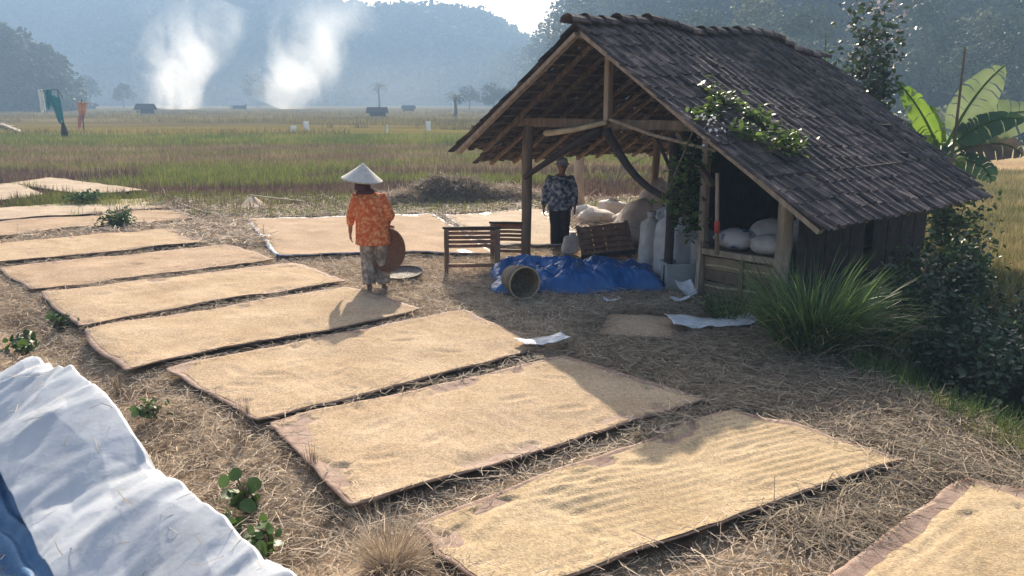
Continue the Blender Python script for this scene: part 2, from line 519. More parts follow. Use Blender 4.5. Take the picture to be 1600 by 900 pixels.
def grain_material(name, ca, cb, ridge_dir, ridge_scale):
    m, nt, N, Lk = nodes_of(name)
    out = N.new('ShaderNodeOutputMaterial'); bs = N.new('ShaderNodeBsdfPrincipled')
    bs.inputs['Roughness'].default_value = .8; bs.inputs['Specular IOR Level'].default_value = .02
    g = N.new('ShaderNodeNewGeometry')
    vo = N.new('ShaderNodeTexVoronoi'); vo.inputs['Scale'].default_value = 95
    mp = N.new('ShaderNodeMapping'); mp.inputs['Scale'].default_value = (1, 1.0, .3); mp.inputs['Rotation'].default_value = (0, 0, .4)
    Lk.new(g.outputs['Position'], mp.inputs['Vector']); Lk.new(mp.outputs[0], vo.inputs['Vector'])
    n1 = N.new('ShaderNodeTexNoise'); n1.inputs['Scale'].default_value = 1.7; n1.inputs['Detail'].default_value = 6
    Lk.new(g.outputs['Position'], n1.inputs['Vector'])
    n2 = N.new('ShaderNodeTexNoise'); n2.inputs['Scale'].default_value = 28; n2.inputs['Detail'].default_value = 5
    Lk.new(g.outputs['Position'], n2.inputs['Vector'])
    cr = N.new('ShaderNodeValToRGB'); e = cr.color_ramp.elements
    e[0].position, e[1].position = .32, .68
    e[0].color = (*ca, 1); e[1].color = (*cb, 1)
    Lk.new(n1.outputs['Fac'], cr.inputs['Fac'])
    sep = N.new('ShaderNodeSeparateColor'); Lk.new(vo.outputs['Color'], sep.inputs[0])
    mr = N.new('ShaderNodeMapRange'); mr.inputs['To Min'].default_value = .76; mr.inputs['To Max'].default_value = 1.18
    Lk.new(sep.outputs[0], mr.inputs['Value'])
    mr2 = N.new('ShaderNodeMapRange'); mr2.inputs['From Min'].default_value = .3; mr2.inputs['From Max'].default_value = .7
    mr2.inputs['To Min'].default_value = .88; mr2.inputs['To Max'].default_value = 1.12
    Lk.new(n2.outputs['Fac'], mr2.inputs['Value'])
    mu = N.new('ShaderNodeMath'); mu.operation = 'MULTIPLY'; Lk.new(mr.outputs[0], mu.inputs[0]); Lk.new(mr2.outputs[0], mu.inputs[1])
    hs = N.new('ShaderNodeHueSaturation'); Lk.new(cr.outputs['Color'], hs.inputs['Color']); Lk.new(mu.outputs[0], hs.inputs['Value'])
    Lk.new(hs.outputs[0], bs.inputs['Base Color'])
    ad = N.new('ShaderNodeMath'); ad.operation = 'MULTIPLY_ADD'; ad.inputs[1].default_value = 1.3
    Lk.new(n2.outputs['Fac'], ad.inputs[0]); Lk.new(vo.outputs['Distance'], ad.inputs[2])
    bp = N.new('ShaderNodeBump'); bp.inputs['Strength'].default_value = .55; bp.inputs['Distance'].default_value = .006
    Lk.new(ad.outputs[0], bp.inputs['Height']); Lk.new(bp.outputs[0], bs.inputs['Normal'])
    Lk.new(bs.outputs[0], out.inputs['Surface'])
    return m


M['grain'] = grain_material('grain', (.455, .33, .21), (.575, .435, .295), 0, 0)
M['grain_gold'] = grain_material('grain_gold', (.46, .34, .205), (.58, .445, .285), 0, 0)
M['grain_pink'] = grain_material('grain_pink', (.42, .30, .20), (.53, .39, .27), 0, 0)
M['grain_pale'] = grain_material('grain_pale', (.48, .37, .27), (.60, .49, .36), 0, 0)


def ground_material():
    m, nt, N, Lk = nodes_of('ground_soil')
    out = N.new('ShaderNodeOutputMaterial'); bs = N.new('ShaderNodeBsdfPrincipled')
    bs.inputs['Roughness'].default_value = .95; bs.inputs['Specular IOR Level'].default_value = 0.0
    g = N.new('ShaderNodeNewGeometry')
    sx = N.new('ShaderNodeSeparateXYZ'); Lk.new(g.outputs['Position'], sx.inputs[0])

    def math_(op, a, b=None, c=None):
        n = N.new('ShaderNodeMath'); n.operation = op
        for i, q in enumerate((a, b, c)):
            if q is None: continue
            if isinstance(q, (int, float)): n.inputs[i].default_value = q
            else: Lk.new(q, n.inputs[i])
        return n.outputs[0]

    def noise(scale, det=5, stretch=None):
        n = N.new('ShaderNodeTexNoise'); n.inputs['Scale'].default_value = scale; n.inputs['Detail'].default_value = det
        v = g.outputs['Position']
        if stretch:
            mp = N.new('ShaderNodeMapping'); mp.inputs['Scale'].default_value = stretch; Lk.new(v, mp.inputs[0]); v = mp.outputs[0]
        Lk.new(v, n.inputs['Vector']); return n.outputs['Fac']

    def ramp(fac, stops):
        r = N.new('ShaderNodeValToRGB'); el = r.color_ramp.elements
        el[0].position = stops[0][0]; el[0].color = (*stops[0][1], 1)
        el[1].position = stops[-1][0]; el[1].color = (*stops[-1][1], 1)
        for p, c in stops[1:-1]:
            q = el.new(p); q.color = (*c, 1)
        Lk.new(fac, r.inputs['Fac']); return r.outputs['Color']

    def mix(f, a, b, t='MIX'):
        n = N.new('ShaderNodeMixRGB'); n.blend_type = t
        if isinstance(f, (int, float)): n.inputs[0].default_value = f
        else: Lk.new(f, n.inputs[0])
        for i, q in ((1, a), (2, b)):
            if isinstance(q, tuple): n.inputs[i].default_value = (*q, 1)
            else: Lk.new(q, n.inputs[i])
        return n.outputs[0]

    # distance bands of the paddies (log scale of world Y, 10..640 m)
    jit = math_('MULTIPLY_ADD', noise(.05, 4, (.25, 1, 1)), .16, -.08)
    yy = math_('MAXIMUM', sx.outputs['Y'], 5.0)
    lg = math_('LOGARITHM', math_('MULTIPLY', yy, .1), 64.0)
    f1 = math_('ADD', lg, jit)

    def P(y): return math.log(y / 10) / math.log(64)
    left = ramp(f1, [(P(12), (.27, .20, .14)), (P(18), (.20, .13, .09)), (P(24), (.14, .095, .07)), (P(33), (.20, .165, .085)), (P(46), (.19, .165, .075)),
                     (P(54), (.13, .155, .05)), (P(64), (.17, .145, .035)), (P(80), (.18, .14, .04)), (P(95), (.12, .10, .05)), (P(115), (.21, .155, .06)), (P(135), (.13, .115, .05)),
                     (P(180), (.22, .16, .065)), (P(230), (.12, .11, .05)), (P(300), (.20, .155, .07)), (P(500), (.15, .14, .07))])
    right = ramp(f1, [(P(10), (.14, .12, .07)), (P(14), (.30, .27, .12)), (P(20), (.34, .27, .15)), (P(27), (.38, .33, .19)), (P(33), (.46, .31, .17)), (P(42), (.48, .34, .19)),
                      (P(50), (.36, .33, .17)), (P(62), (.25, .31, .12))])
    rf = math_('MULTIPLY_ADD', math_('SUBTRACT', sx.outputs['X'], math_('MULTIPLY', sx.outputs['Y'], .22)), .25, -.5)
    cl = N.new('ShaderNodeClamp'); Lk.new(rf, cl.inputs[0])
    field = mix(cl.outputs[0], left, right)
    soil = ramp(noise(2.2, 8), [(.3, (.20, .14, .10)), (.5, (.31, .235, .165)), (.7, (.42, .33, .24))])
    near = N.new('ShaderNodeMapRange'); near.inputs['From Min'].default_value = 15; near.inputs['From Max'].default_value = 21
    Lk.new(math_('ADD', sx.outputs['Y'], math_('MULTIPLY', noise(.4), 3.0)), near.inputs['Value'])
    col = mix(near.outputs[0], soil, field)
    # low ground to the right of the hut: earth colour darkens with depth
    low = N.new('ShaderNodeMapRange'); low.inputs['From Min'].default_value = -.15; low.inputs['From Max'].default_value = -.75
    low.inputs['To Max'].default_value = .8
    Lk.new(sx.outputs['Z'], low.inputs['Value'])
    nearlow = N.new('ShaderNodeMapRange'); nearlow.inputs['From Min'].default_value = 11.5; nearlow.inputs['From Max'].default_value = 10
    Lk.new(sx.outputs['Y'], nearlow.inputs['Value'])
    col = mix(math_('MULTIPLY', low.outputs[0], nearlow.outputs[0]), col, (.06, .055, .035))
    # rows of the paddies and patchiness
    patch = ramp(noise(.16, 6, (.5, 1.4, 1)), [(.3, (.74, .74, .74)), (.7, (1.22, 1.2, 1.15))])
    col = mix(1.0, col, patch, 'MULTIPLY')
    fine = ramp(noise(7, 8), [(.3, (.62, .62, .62)), (.7, (1.3, 1.3, 1.3))])
    col = mix(1.0, col, fine, 'MULTIPLY')
    Lk.new(col, bs.inputs['Base Color'])
    bp = N.new('ShaderNodeBump'); bp.inputs['Strength'].default_value = .8; bp.inputs['Distance'].default_value = .06
    Lk.new(noise(11, 8), bp.inputs['Height']); Lk.new(bp.outputs[0], bs.inputs['Normal'])
    Lk.new(bs.outputs[0], out.inputs['Surface'])
    return m


M['ground'] = ground_material()

# ------------------------------------------------------------------ terrain
BANK = np.array([(9, 640), (8, 70), (6.9, 25), (6.7, 16), (6.7, 12.4), (3.75, 9.1), (2.95, 8.1), (2.95, 7.2), (3.2, 6.4), (3.65, 5.5), (5.2, 4.2), (10, 1.5), (30, -10)], float)


def bank_dist(x, y):
    x = np.asarray(x, float); y = np.asarray(y, float)
    best = np.full(np.broadcast(x, y).shape, 1e9); side = np.zeros_like(best)
    for k in range(len(BANK) - 1):
        a, b = BANK[k], BANK[k + 1]; d = b - a; L = (d * d).sum()
        t = np.clip(((x - a[0]) * d[0] + (y - a[1]) * d[1]) / L, 0, 1)
        px, py = a[0] + d[0] * t, a[1] + d[1] * t
        dist = np.hypot(x - px, y - py)
        sd = d[0] * (y - a[1]) - d[1] * (x - a[0])
        m = dist < best
        best = np.where(m, dist, best); side = np.where(m, np.sign(sd), side)
    return best * side        # positive to the right (low side)


def terrain(x, y):
    x = np.asarray(x, float); y = np.asarray(y, float)
    d = bank_dist(x, y)
    z = -.62 * sstep(0, 1.7, d)
    gully = sstep(.3, 1.8, d) * (1 - sstep(3.0, 6.0, d)) * (1 - sstep(9.5, 14, y)) * .38
    z = z - gully
    z = z + (fbm(x * .55, y * .55, 3, 3) - .5) * .07 * (1 - sstep(40, 80, y))
    z = z + (fbm(x * 2.3, y * 2.3, 5, 3) - .5) * .05 * (1 - sstep(20, 40, y))
    # narrow ditch between the white sheet and the mats
    e0, e1 = np.array([-1.35, 4.15]), np.array([-5.6, 9.2])
    dd = e1 - e0; L = (dd * dd).sum()
    t = np.clip(((x - e0[0]) * dd[0] + (y - e0[1]) * dd[1]) / L, 0, 1)
    q = np.hypot(x - e0[0] - dd[0] * t, y - e0[1] - dd[1] * t)
    z = z - .16 * np.exp(-(q / .38) ** 2)
    z = z + .9 * (1 - sstep(.4, 2.6, y)) * (1 - sstep(3, 8, np.abs(x)))
    return z


def axis(fine0, fine1, step, lo, hi, ratio):
    a = list(np.arange(fine0, fine1 + 1e-6, step))
    s = step
    while a[-1] < hi:
        s *= ratio; a.append(min(a[-1] + s, hi))
    s = step
    while a[0] > lo:
        s *= ratio; a.insert(0, max(a[0] - s, lo))
    return np.array(a)


gx = axis(-9, 9, .11, -800, 800, 1.12)
gy = axis(3, 21, .11, -60, 640, 1.09)
GX, GY = np.meshgrid(gx, gy)
tag(put('ground', grid_mesh('ground', GX, GY, terrain(GX, GY)), M['ground'], smooth=True), kind='structure')


# ------------------------------------------------------------------ hills and forest
def hill(name, sil, ridge_d, base_d, mat_, drop=0.0, nt_=24, seed=1, step=10):
    sil = np.array(sil, float)
    xs = np.arange(sil[0, 0], sil[-1, 0] + 1, step)
    ys = np.interp(xs, sil[:, 0], sil[:, 1])
    rd = np.interp(xs, [p[0] for p in ridge_d], [p[1] for p in ridge_d])
    bd = np.interp(xs, [p[0] for p in base_d], [p[1] for p in base_d])
    R = []
    for x, y, r_ in zip(xs, ys, rd):
        p = at(x, y, r_); R.append((p[0], r_, max(p[2] - drop, 0.4)))
    R = np.array(R)
    B = np.stack([(xs - CX) / F_PX * bd * (_cp + 0.0), bd, np.full_like(xs, -1.5)], 1)
    T = np.linspace(0, 1.25, nt_)
    X = B[None, :, 0] + (R[None, :, 0] - B[None, :, 0]) * T[:, None]
    Y = B[None, :, 1] + (R[None, :, 1] - B[None, :, 1]) * T[:, None]
    pr = np.where(T <= 1, np.sin(np.clip(T, 0, 1) * math.pi / 2) ** 1.15, 1 - (np.clip(T - 1, 0, 1) * 2.2) ** 2)
    Z = -1.5 + (R[None, :, 2] + 1.5) * pr[:, None]
    Z = Z + (fbm(X * .022, Y * .022, seed, 5) - .5) * 17 * np.sin(np.clip(T, 0, 1) * math.pi)[:, None]
    o = put(name, grid_mesh(name, X, Y, Z), mat_, smooth=True)
    tag(o, kind='structure')
    return X, Y, Z


M['hill'] = mat('hill', (.035, .055, .025), (.09, .11, .045), .08, .9, bump=.6, bscale=.4)
Xf, Yf, Zf = hill('far_hill', [(-500, 10), (0, -8), (250, -6), (430, 6), (560, 23), (680, 28), (750, 32), (790, 50), (820, 70), (860, 110), (920, 150)],
                  [(-500, 500), (1000, 510)], [(-500, 380), (1000, 400)], M['hill'], drop=1.5, seed=11)
Xl, Yl, Zl = hill('left_hill', [(-420, 25), (-200, 30), (-60, 42), (0, 55), (45, 64), (80, 92), (105, 120), (130, 156)],
                  [(-420, 190), (130, 205)], [(-420, 165), (130, 182)], M['hill'], drop=1.0, seed=13, step=6)
Xr, Yr, Zr = hill('right_hill', [(640, 152), (700, 124), (760, 104), (800, 92), (835, 76), (860, 62), (875, 40), (890, 5), (960, -60), (1200, -140), (1700, -160), (2300, -160)],
                  [(640, 500), (800, 400), (870, 265), (1000, 225), (1600, 200), (2300, 190)],
                  [(640, 470), (800, 330), (870, 190), (1000, 125), (1300, 96), (1700, 84), (2300, 80)], M['hill'], drop=3.0, seed=15)


def canopy(name, X, Y, Z, n_trees, per, rad, leaf, mat_, label, tmax=1.05, seed=3):
    r = np.random.RandomState(seed)
    nt_, nx = X.shape
    i = r.uniform(0, (nt_ - 1) * tmax / 1.25, n_trees) ; j = r.uniform(0, nx - 1.01, n_trees)
    i0 = np.floor(i).astype(int); j0 = np.floor(j).astype(int); fi = i - i0; fj = j - j0

    def s(A): return (A[i0, j0] * (1 - fi) * (1 - fj) + A[i0 + 1, j0] * fi * (1 - fj) + A[i0, j0 + 1] * (1 - fi) * fj + A[i0 + 1, j0 + 1] * fi * fj)
    C = np.stack([s(X), s(Y), s(Z)], 1)
    R = r.uniform(.6, 1.3, n_trees) * rad
    c = np.repeat(C, per, 0); RR = np.repeat(R, per)
    d = rand_dirs(len(c), r); rr = r.uniform(.55, 1, len(c)) ** .5
    P = c + d * (RR * rr)[:, None] * [1, 1, .95]
    P[:, 2] += RR * .8
    o = put(name, leaf_mesh(name, P, leaf, .8, .3, r), mat_)
    tag(o, label, None, kind='stuff')
    o['category'] = 'forest'
    return C, R


canopy('far_forest', Xf, Yf, Zf, 2600, 26, 4.2, 3.6, M['forest'], 'hazy blue forest covering the far hill behind the smoke', seed=4)
canopy('left_forest', Xl, Yl, Zl, 480, 80, 2.1, .95, M['forest'], 'dark forest on the near hill at the left edge', seed=5)
canopy('right_forest', Xr, Yr, Zr, 1500, 90, 4.0, 1.15, M['forest'], 'hazy forest climbing the hillside behind the tiled hut', seed=6)


def tree(name, base, h, crown_r, label, mat_, leaf=.5, n=900, seed=0, trunk=.18, group=None, flat=.85, lean=0.0):
    r = np.random.RandomState(seed)
    root = empty(name, base)
    mb = MB()
    top = Vector((lean, 0, h * .72))
    mb.tube([(0, 0, -.3), (lean * .3, .05, h * .3), top], [trunk, trunk * .8, trunk * .3], 7)
    cl = []
    k = 9
    for q in range(k):
        a = q / k * 6.283 + r.uniform(-.3, .3)
        zz = h * r.uniform(.42, .92); rr = crown_r * r.uniform(.35, .85) * math.sin(min(1, (1.05 - zz / h) * 2.6) * 1.57)
        e = Vector((lean + math.cos(a) * rr, math.sin(a) * rr, zz))
        s_ = Vector((lean * .5, 0, h * r.uniform(.28, .55)))
        mb.tube([s_, s_.lerp(e, .5) + Vector((0, 0, .15)), e], [trunk * .45, trunk * .3, trunk * .1], 5)
        cl.append((e, crown_r * r.uniform(.32, .55)))
    cl.append((Vector((lean, 0, h * .9)), crown_r * .45))
    mb.build('trunk', M['bark'], root)
    P = []
    for e, rad in cl:
        m = n // len(cl)
        d = rand_dirs(m, r) * (r.uniform(.15, 1, m) ** .45)[:, None] * rad
        P.append(np.array(e) + d * [1, 1, flat])
    put('crown', leaf_mesh('crown', np.concatenate(P), leaf, .6, .4, r), mat_, root)
    tag(root, label, 'tree', group)
    return root


def ground_at(px, Y):
    x = (px - CX) / F_PX * Y
    return (x, Y, float(terrain(np.array(x), np.array(float(Y)))))


# trees in front of the right hillside
for k, (px, Y, h, cr, lab, mm) in enumerate([
        (905, 150, 21, 6.0, 'tall feathery tree on the hillside left of the roof ridge', 'forest'),
        (985, 120, 15, 5.0, 'round pale tree just above the front of the roof ridge', 'forest_pale'),
        (1075, 105, 14, 5.2, 'bushy grey green tree above the middle of the roof ridge', 'forest'),
        (1165, 100, 15, 4.6, 'tall pale leafed tree above the far end of the roof ridge', 'forest_pale'),
        (1245, 92, 13, 4.4, 'dark broad tree behind the far end of the roof', 'forest'),
        (1430, 92, 15, 5.0, 'large hazy tree above the banana plant', 'forest'),
        (1500, 86, 12, 4.2, 'pale hillside tree behind the leaning bare pole', 'forest_pale'),
        (1580, 84, 14, 5.0, 'dark hillside tree at the right edge of the view', 'forest')]):
    b = ground_at(px, Y)
    tree('hillside_tree', (b[0], b[1], -.9), h, cr, lab, M[mm], .55, 1500, 40 + k, .25, 'trees at the foot of the right hill')

for k, (px, Y, h, cr, lab) in enumerate([
        (157, 270, 9.5, 4.6, 'round dark tree beyond the orange scarecrow cloth'),
        (207, 275, 7.5, 3.2, 'small dark tree left of the taller smoke column'),
        (412, 300, 11.0, 4.8, 'flat topped tree between the two smoke columns'),
        (735, 250, 6.0, 4.0, 'low rounded tree right of the short palm'),
        (772, 210, 6.0, 4.2, 'dark bushy tree just left of the hut roof')]):
    tree('field_tree', ground_at(px, Y), h, cr, lab, M['forest'], .8, 700, 60 + k, .25, 'trees along the far edge of the fields', flat=.8)


def palm(name, base, h, fl, label, seed, nf=17):
    r = np.random.RandomState(seed)
    root = empty(name, base)
    mb = MB()
    mb.tube([(0, 0, -.2), (.12, 0, h * .4), (.05, 0, h * .75), (.15, 0, h)], [.3, .22, .18, .16], 8, wob=.05)
    mb.build('trunk', M['bark'], root)
    for k in range(nf):
        a = k * 2.4 + r.uniform(-.2, .2); el = r.uniform(-.15, 1.15)
        V = []; Fs = []
        n = 9
        p = Vector((.15, 0, h)); e = el
        for s in range(n + 1):
            t = s / n
            d = Vector((math.cos(a) * math.cos(e), math.sin(a) * math.cos(e), math.sin(e)))
            side = Vector((-math.sin(a), math.cos(a), 0))
            w = fl * .22 * math.sin(math.pi * min(1, t * .85 + .12))
            if s < n:
                q = p + d * fl / n * .55
                for sg in (-1, 1):
                    b = len(V)
                    tip = p + side * sg * w + d * w * .5 - Vector((0, 0, w * .45))
                    V += [p, q, tip]; Fs.append((b, b + 1, b + 2))
            p = p + d * fl / n
            e -= (.10 + .16 * t)
        m2 = MB(); m2.add(V, Fs); m2.build('frond', M['forest'], root)
    tag(root, label, 'palm tree', 'palms standing in the fields')
    return root


palm('palm_tree', ground_at(597, 215), 5.6, 3.1, 'tall palm standing alone in the field right of the smoke', 1)
palm('palm_tree', ground_at(713, 120), 3.0, 1.9, 'short palm just left of the hut roof eave', 2)


# ------------------------------------------------------------------ far field things
def field_hut(px, Y, w, h, label, white=False):
    b = ground_at(px, Y)
    root = empty('field_hut', b)
    for sx in (-1, 1):
        for sy in (-1, 1):
            MB().bar((sx * w * .36, sy * w * .22, -.2), (sx * w * .36, sy * w * .22, h * .62), .12, .12).build('post', M['wood_dark'], root)
    mb = MB()
    z0, z1 = h * .52, h
    P = [(-w / 2, -w * .36, z0), (w / 2, -w * .36, z0), (w / 2, 0, z1), (-w / 2, 0, z1), (-w / 2, w * .36, z0), (w / 2, w * .36, z0)]
    P += [(x, y, z - .12) for x, y, z in P]
    mb.add(P, [(0, 1, 2, 3), (3, 2, 5, 4), (7, 6, 9, 8), (8, 9, 10, 11), (0, 6, 7, 1), (4, 5, 11, 10), (0, 3, 9, 6), (3, 4, 10, 9), (1, 7, 8, 2), (2, 8, 11, 5)])
    mb.build('roof', M['cloth_white' if white else 'wood_dark'], root)
    MB().box((0, 0, h * .28), (w * .66, w * .4, .14)).build('platform', M['wood_dark'], root)
    MB().box((0, w * .2, h * .34), (w * .7, .05, h * .5)).build('back_wall', M['wood_dark'], root)
    tag(root, label, 'hut', 'small shelters out in the fields')


field_hut(240, 150, 3.2, 1.9, 'small dark field shelter below the left smoke column')
field_hut(382, 230, 5.0, 2.4, 'low field shelter with bright pale roof between the smoke columns', True)
field_hut(594, 125, 3.0, 1.5, 'dark field shelter below the tall palm')
field_hut(642, 190, 3.0, 1.4, 'tiny distant field shelter between the two palms')
field_hut(150, 240, 5.5, 1.8, 'low dark shelter beside the orange scarecrow cloth')


def field_sign(px, y0, y1, w, label, Y):
    b = ground_at(px, Y)
    root = empty('field_flag', b)
    top = CAM_H - (y0 - HORIZON) / F_PX * Y
    bot = CAM_H - (y1 - HORIZON) / F_PX * Y
    wm = w / F_PX * Y
    MB().tube([(-wm / 2, 0, -.1), (-wm / 2, 0, top - b[2])], .025, 6).build('stake', M['bamboo'], root)
    X, Z = np.meshgrid(np.linspace(-wm / 2, wm / 2, 8), np.linspace(bot - b[2], top - b[2], 6))
    Yv = .04 * np.sin(X * 9 + px) + .02
    V = np.concatenate([np.stack([X, Yv, Z], -1).reshape(-1, 3), np.stack([X, Yv + .02, Z], -1).reshape(-1, 3)])
    idx = np.arange(48).reshape(6, 8)
    f = np.stack([idx[:-1, :-1], idx[:-1, 1:], idx[1:, 1:], idx[1:, :-1]], -1).reshape(-1, 4)
    put('cloth', mesh_np('cloth', V, [f, f[:, ::-1] + 48]), M['cloth_white'], root)
    tag(root, label, 'flag', 'white cloth flags in the rice field')


field_sign(464, 195, 204, 10, 'small square white flag, lower of the pair in the field', 62)
field_sign(484, 188, 202, 8, 'upright white flag, higher of the pair in the field', 64)
field_sign(608, 193, 206, 3, 'very thin white flag right of the pair in the field', 60)
field_sign(671, 188, 202, 8, 'upright white flag nearest to the hut', 66)


def hanging_cloth(parent, pts_top, drop, mat_, name='cloth', sway=.15, seed=0, taper=.6):
    r = np.random.RandomState(seed)
    a, b = np.array(pts_top[0], float), np.array(pts_top[1], float)
    nu, nv = 9, 9
    V = np.zeros((nv, nu, 3))
    for j in range(nv):
        t = j / (nv - 1)
        for i in range(nu):
            s = i / (nu - 1)
            q = a + (b - a) * (.5 + (s - .5) * (1 - (1 - taper) * t))
            V[j, i] = q + [sway * t, .07 * math.sin(s * 11 + t * 2 + seed), -drop * t * (1 + .1 * math.sin(s * 7))]
    idx = np.arange(nu * nv).reshape(nv, nu)
    f = np.stack([idx[:-1, :-1], idx[:-1, 1:], idx[1:, 1:], idx[1:, :-1]], -1).reshape(-1, 4)
    V1 = V.reshape(-1, 3); V2 = V1 + [0, .025, 0]
    return put(name, mesh_np(name, np.concatenate([V1, V2]), [f[:, ::-1], f + nu * nv]), mat_, parent, True)


b = ground_at(112, 52)
sc = empty('scarecrow', b)
MB().tube([(0, 0, -.1), (.0, 0, 1.2), (-.12, 0, 3.0)], [.05, .045, .03], 7).build('pole', M['wood_dark'], sc)
MB().tube([(-1.25, 0, 3.0), (-.1, 0, 3.1), (.15, 0, 2.6)], .025, 6).build('crossbar', M['wood_dark'], sc)
hanging_cloth(sc, [(-1.35, -.05, 3.05), (-1.0, -.05, 3.1)], 1.25, M['cloth_white'], 'white_cloth', .05, 1, .8)
hanging_cloth(sc, [(-.95, -.03, 3.05), (-.5, -.03, 3.1)], 1.05, M['cloth_teal'], 'teal_cloth', .05, 2, .8)
hanging_cloth(sc, [(-.6, -.08, 2.85), (-.02, -.08, 2.6)], 1.6, M['cloth_teal'], 'teal_cloth', .25, 3, .6)
mbx = MB(); mbx.tube([(.02, -.05, .05), (.05, -.05, .55), (.0, -.05, 1.15)], [.16, .2, .08], 8, wob=.15); mbx.build('bundle', M['black_cloth'], sc)
tag(sc, 'scarecrow pole hung with white and teal cloths at the left', 'scarecrow', 'scarecrows in the rice field')
b = ground_at(142, 62)
sc = empty('scarecrow', b)
MB().tube([(0, 0, -.1), (.1, 0, 2.55)], [.045, .03], 7).build('pole', M['wood_dark'], sc)
MB().tube([(-.25, 0, 2.3), (.5, 0, 2.2)], .025, 6).build('crossbar', M['wood_dark'], sc)
hanging_cloth(sc, [(-.2, -.05, 2.35), (.48, -.05, 2.3)], 1.1, M['cloth_orange'], 'orange_cloth', -.1, 5, .7)
hanging_cloth(sc, [(-.3, -.08, 1.4), (.2, -.08, 1.5)], 1.0, M['cloth_pink'], 'pink_cloth', -.25, 6, .5)
tag(sc, 'scarecrow pole draped with an orange and pink cloth', 'scarecrow', 'scarecrows in the rice field')

# pale boards lying at the left edge of the field
for (x0, y0, x1, y1, lab) in [(-30, 193, 22, 197, 'pale plank lying flat at the left edge of the field'), (2, 193, 34, 206, 'pale plank lying slantwise at the left edge of the field')]:
    p, q = gp(x0, y0, .25), gp(x1, y1, .2)
    MBx = MB(); MBx.bar(p, q, .35, .07)
    tag(MBx.build('plank', M['wood_pale']), lab, 'plank', 'planks at the field edge')


# ------------------------------------------------------------------ smoke
def smoke(name, base, R0, R1, h, lean, dens, label, seed):
    mb = MB()
    pts = []; rad = []
    for k in range(9):
        t = k / 8
        pts.append((lean * t ** 1.2, 0, h * t - .5)); rad.append(R0 + (R1 - R0) * t ** .8)
    mb.tube(pts, rad, 20, ry=[q * .7 for q in rad], up=(0, 1, 0))
    m, nt, N, Lk = nodes_of(name + '_volume')
    out = N.new('ShaderNodeOutputMaterial'); pv = N.new('ShaderNodeVolumePrincipled')
    pv.inputs['Color'].default_value = (1, 1, 1, 1); pv.inputs['Anisotropy'].default_value = .55
    tc = N.new('ShaderNodeTexCoord')
    sp = N.new('ShaderNodeSeparateXYZ'); Lk.new(tc.outputs['Object'], sp.inputs[0])

    def m_(op, a, b=None, c=None, cl=False):
        n = N.new('ShaderNodeMath'); n.operation = op; n.use_clamp = cl
        for i, q in enumerate((a, b, c)):
            if q is None: continue
            if isinstance(q, (int, float)): n.inputs[i].default_value = q
            else: Lk.new(q, n.inputs[i])
        return n.outputs[0]
    t = m_('DIVIDE', m_('ADD', sp.outputs['Z'], .5), h, cl=True)
    ax = m_('MULTIPLY', m_('POWER', t, 1.2), lean)
    rr = m_('MULTIPLY_ADD', m_('POWER', t, .8), R1 - R0, R0)
    dx = m_('DIVIDE', m_('SUBTRACT', sp.outputs['X'], ax), rr)
    dy = m_('DIVIDE', sp.outputs['Y'], m_('MULTIPLY', rr, .7))
    r2 = m_('ADD', m_('MULTIPLY', dx, dx), m_('MULTIPLY', dy, dy))
    no = N.new('ShaderNodeTexNoise'); no.inputs['Scale'].default_value = .11; no.inputs['Detail'].default_value = 6; no.inputs['Roughness'].default_value = .6
    no.inputs['Distortion'].default_value = .8
    mp = N.new('ShaderNodeMapping'); mp.inputs['Location'].default_value = (seed * 7.3, seed * 3.1, 0); mp.inputs['Scale'].default_value = (1, 1, .7)
    mp.inputs['Rotation'].default_value = (0, .35, 0)
    Lk.new(tc.outputs['Object'], mp.inputs[0]); Lk.new(mp.outputs[0], no.inputs['Vector'])
    body = m_('SUBTRACT', 1.0, r2, cl=True)
    d = m_('SUBTRACT', m_('ADD', m_('MULTIPLY', no.outputs['Fac'], 2.6), m_('MULTIPLY', body, .55)), 1.48, cl=True)
    d = m_('MULTIPLY', d, body)
    fade = m_('POWER', m_('SUBTRACT', 1.0, t, cl=True), 1.3)
    d = m_('MULTIPLY', m_('MULTIPLY', d, fade), dens)
    Lk.new(d, pv.inputs['Density'])
    Lk.new(pv.outputs[0], out.inputs['Volume'])
    o = mb.build(name, m, None)
    o.location = base
    tag(o, label, 'smoke', kind='stuff')
    return o


smoke('smoke_column', ground_at(282, 240), 9.0, 21.0, 32, 10.0, .40, 'dense white smoke column rising at the left of the field', 1)
smoke('smoke_column', ground_at(455, 250), 10.0, 26.0, 34, 18.0, .25, 'paler spreading smoke column rising near the field centre', 2)

mb = MB()
mb.lathe([(20, -.5), (95, 1), (120, 7), (105, 15), (60, 22), (15, 24)], n=36, sy=.28)
m, nt, N, Lk = nodes_of('drifting_smoke_volume')
out = N.new('ShaderNodeOutputMaterial'); pv = N.new('ShaderNodeVolumePrincipled')
pv.inputs['Color'].default_value = (1, 1, 1, 1); pv.inputs['Anisotropy'].default_value = .4
tc = N.new('ShaderNodeTexCoord')
gr = N.new('ShaderNodeSeparateXYZ'); Lk.new(tc.outputs['Object'], gr.inputs[0])
mr = N.new('ShaderNodeMapRange'); mr.interpolation_type = 'SMOOTHSTEP'
mr.inputs['From Min'].default_value = 0; mr.inputs['From Max'].default_value = 23; mr.inputs['To Min'].default_value = .0020; mr.inputs['To Max'].default_value = 0
Lk.new(gr.outputs['Z'], mr.inputs['Value'])
no = N.new('ShaderNodeTexNoise'); no.inputs['Scale'].default_value = .03; no.inputs['Detail'].default_value = 4; Lk.new(tc.outputs['Object'], no.inputs['Vector'])
mm = N.new('ShaderNodeMath'); mm.operation = 'MULTIPLY_ADD'; mm.use_clamp = True; mm.inputs[1].default_value = 4.0; mm.inputs[2].default_value = -1.55; Lk.new(no.outputs['Fac'], mm.inputs[0])
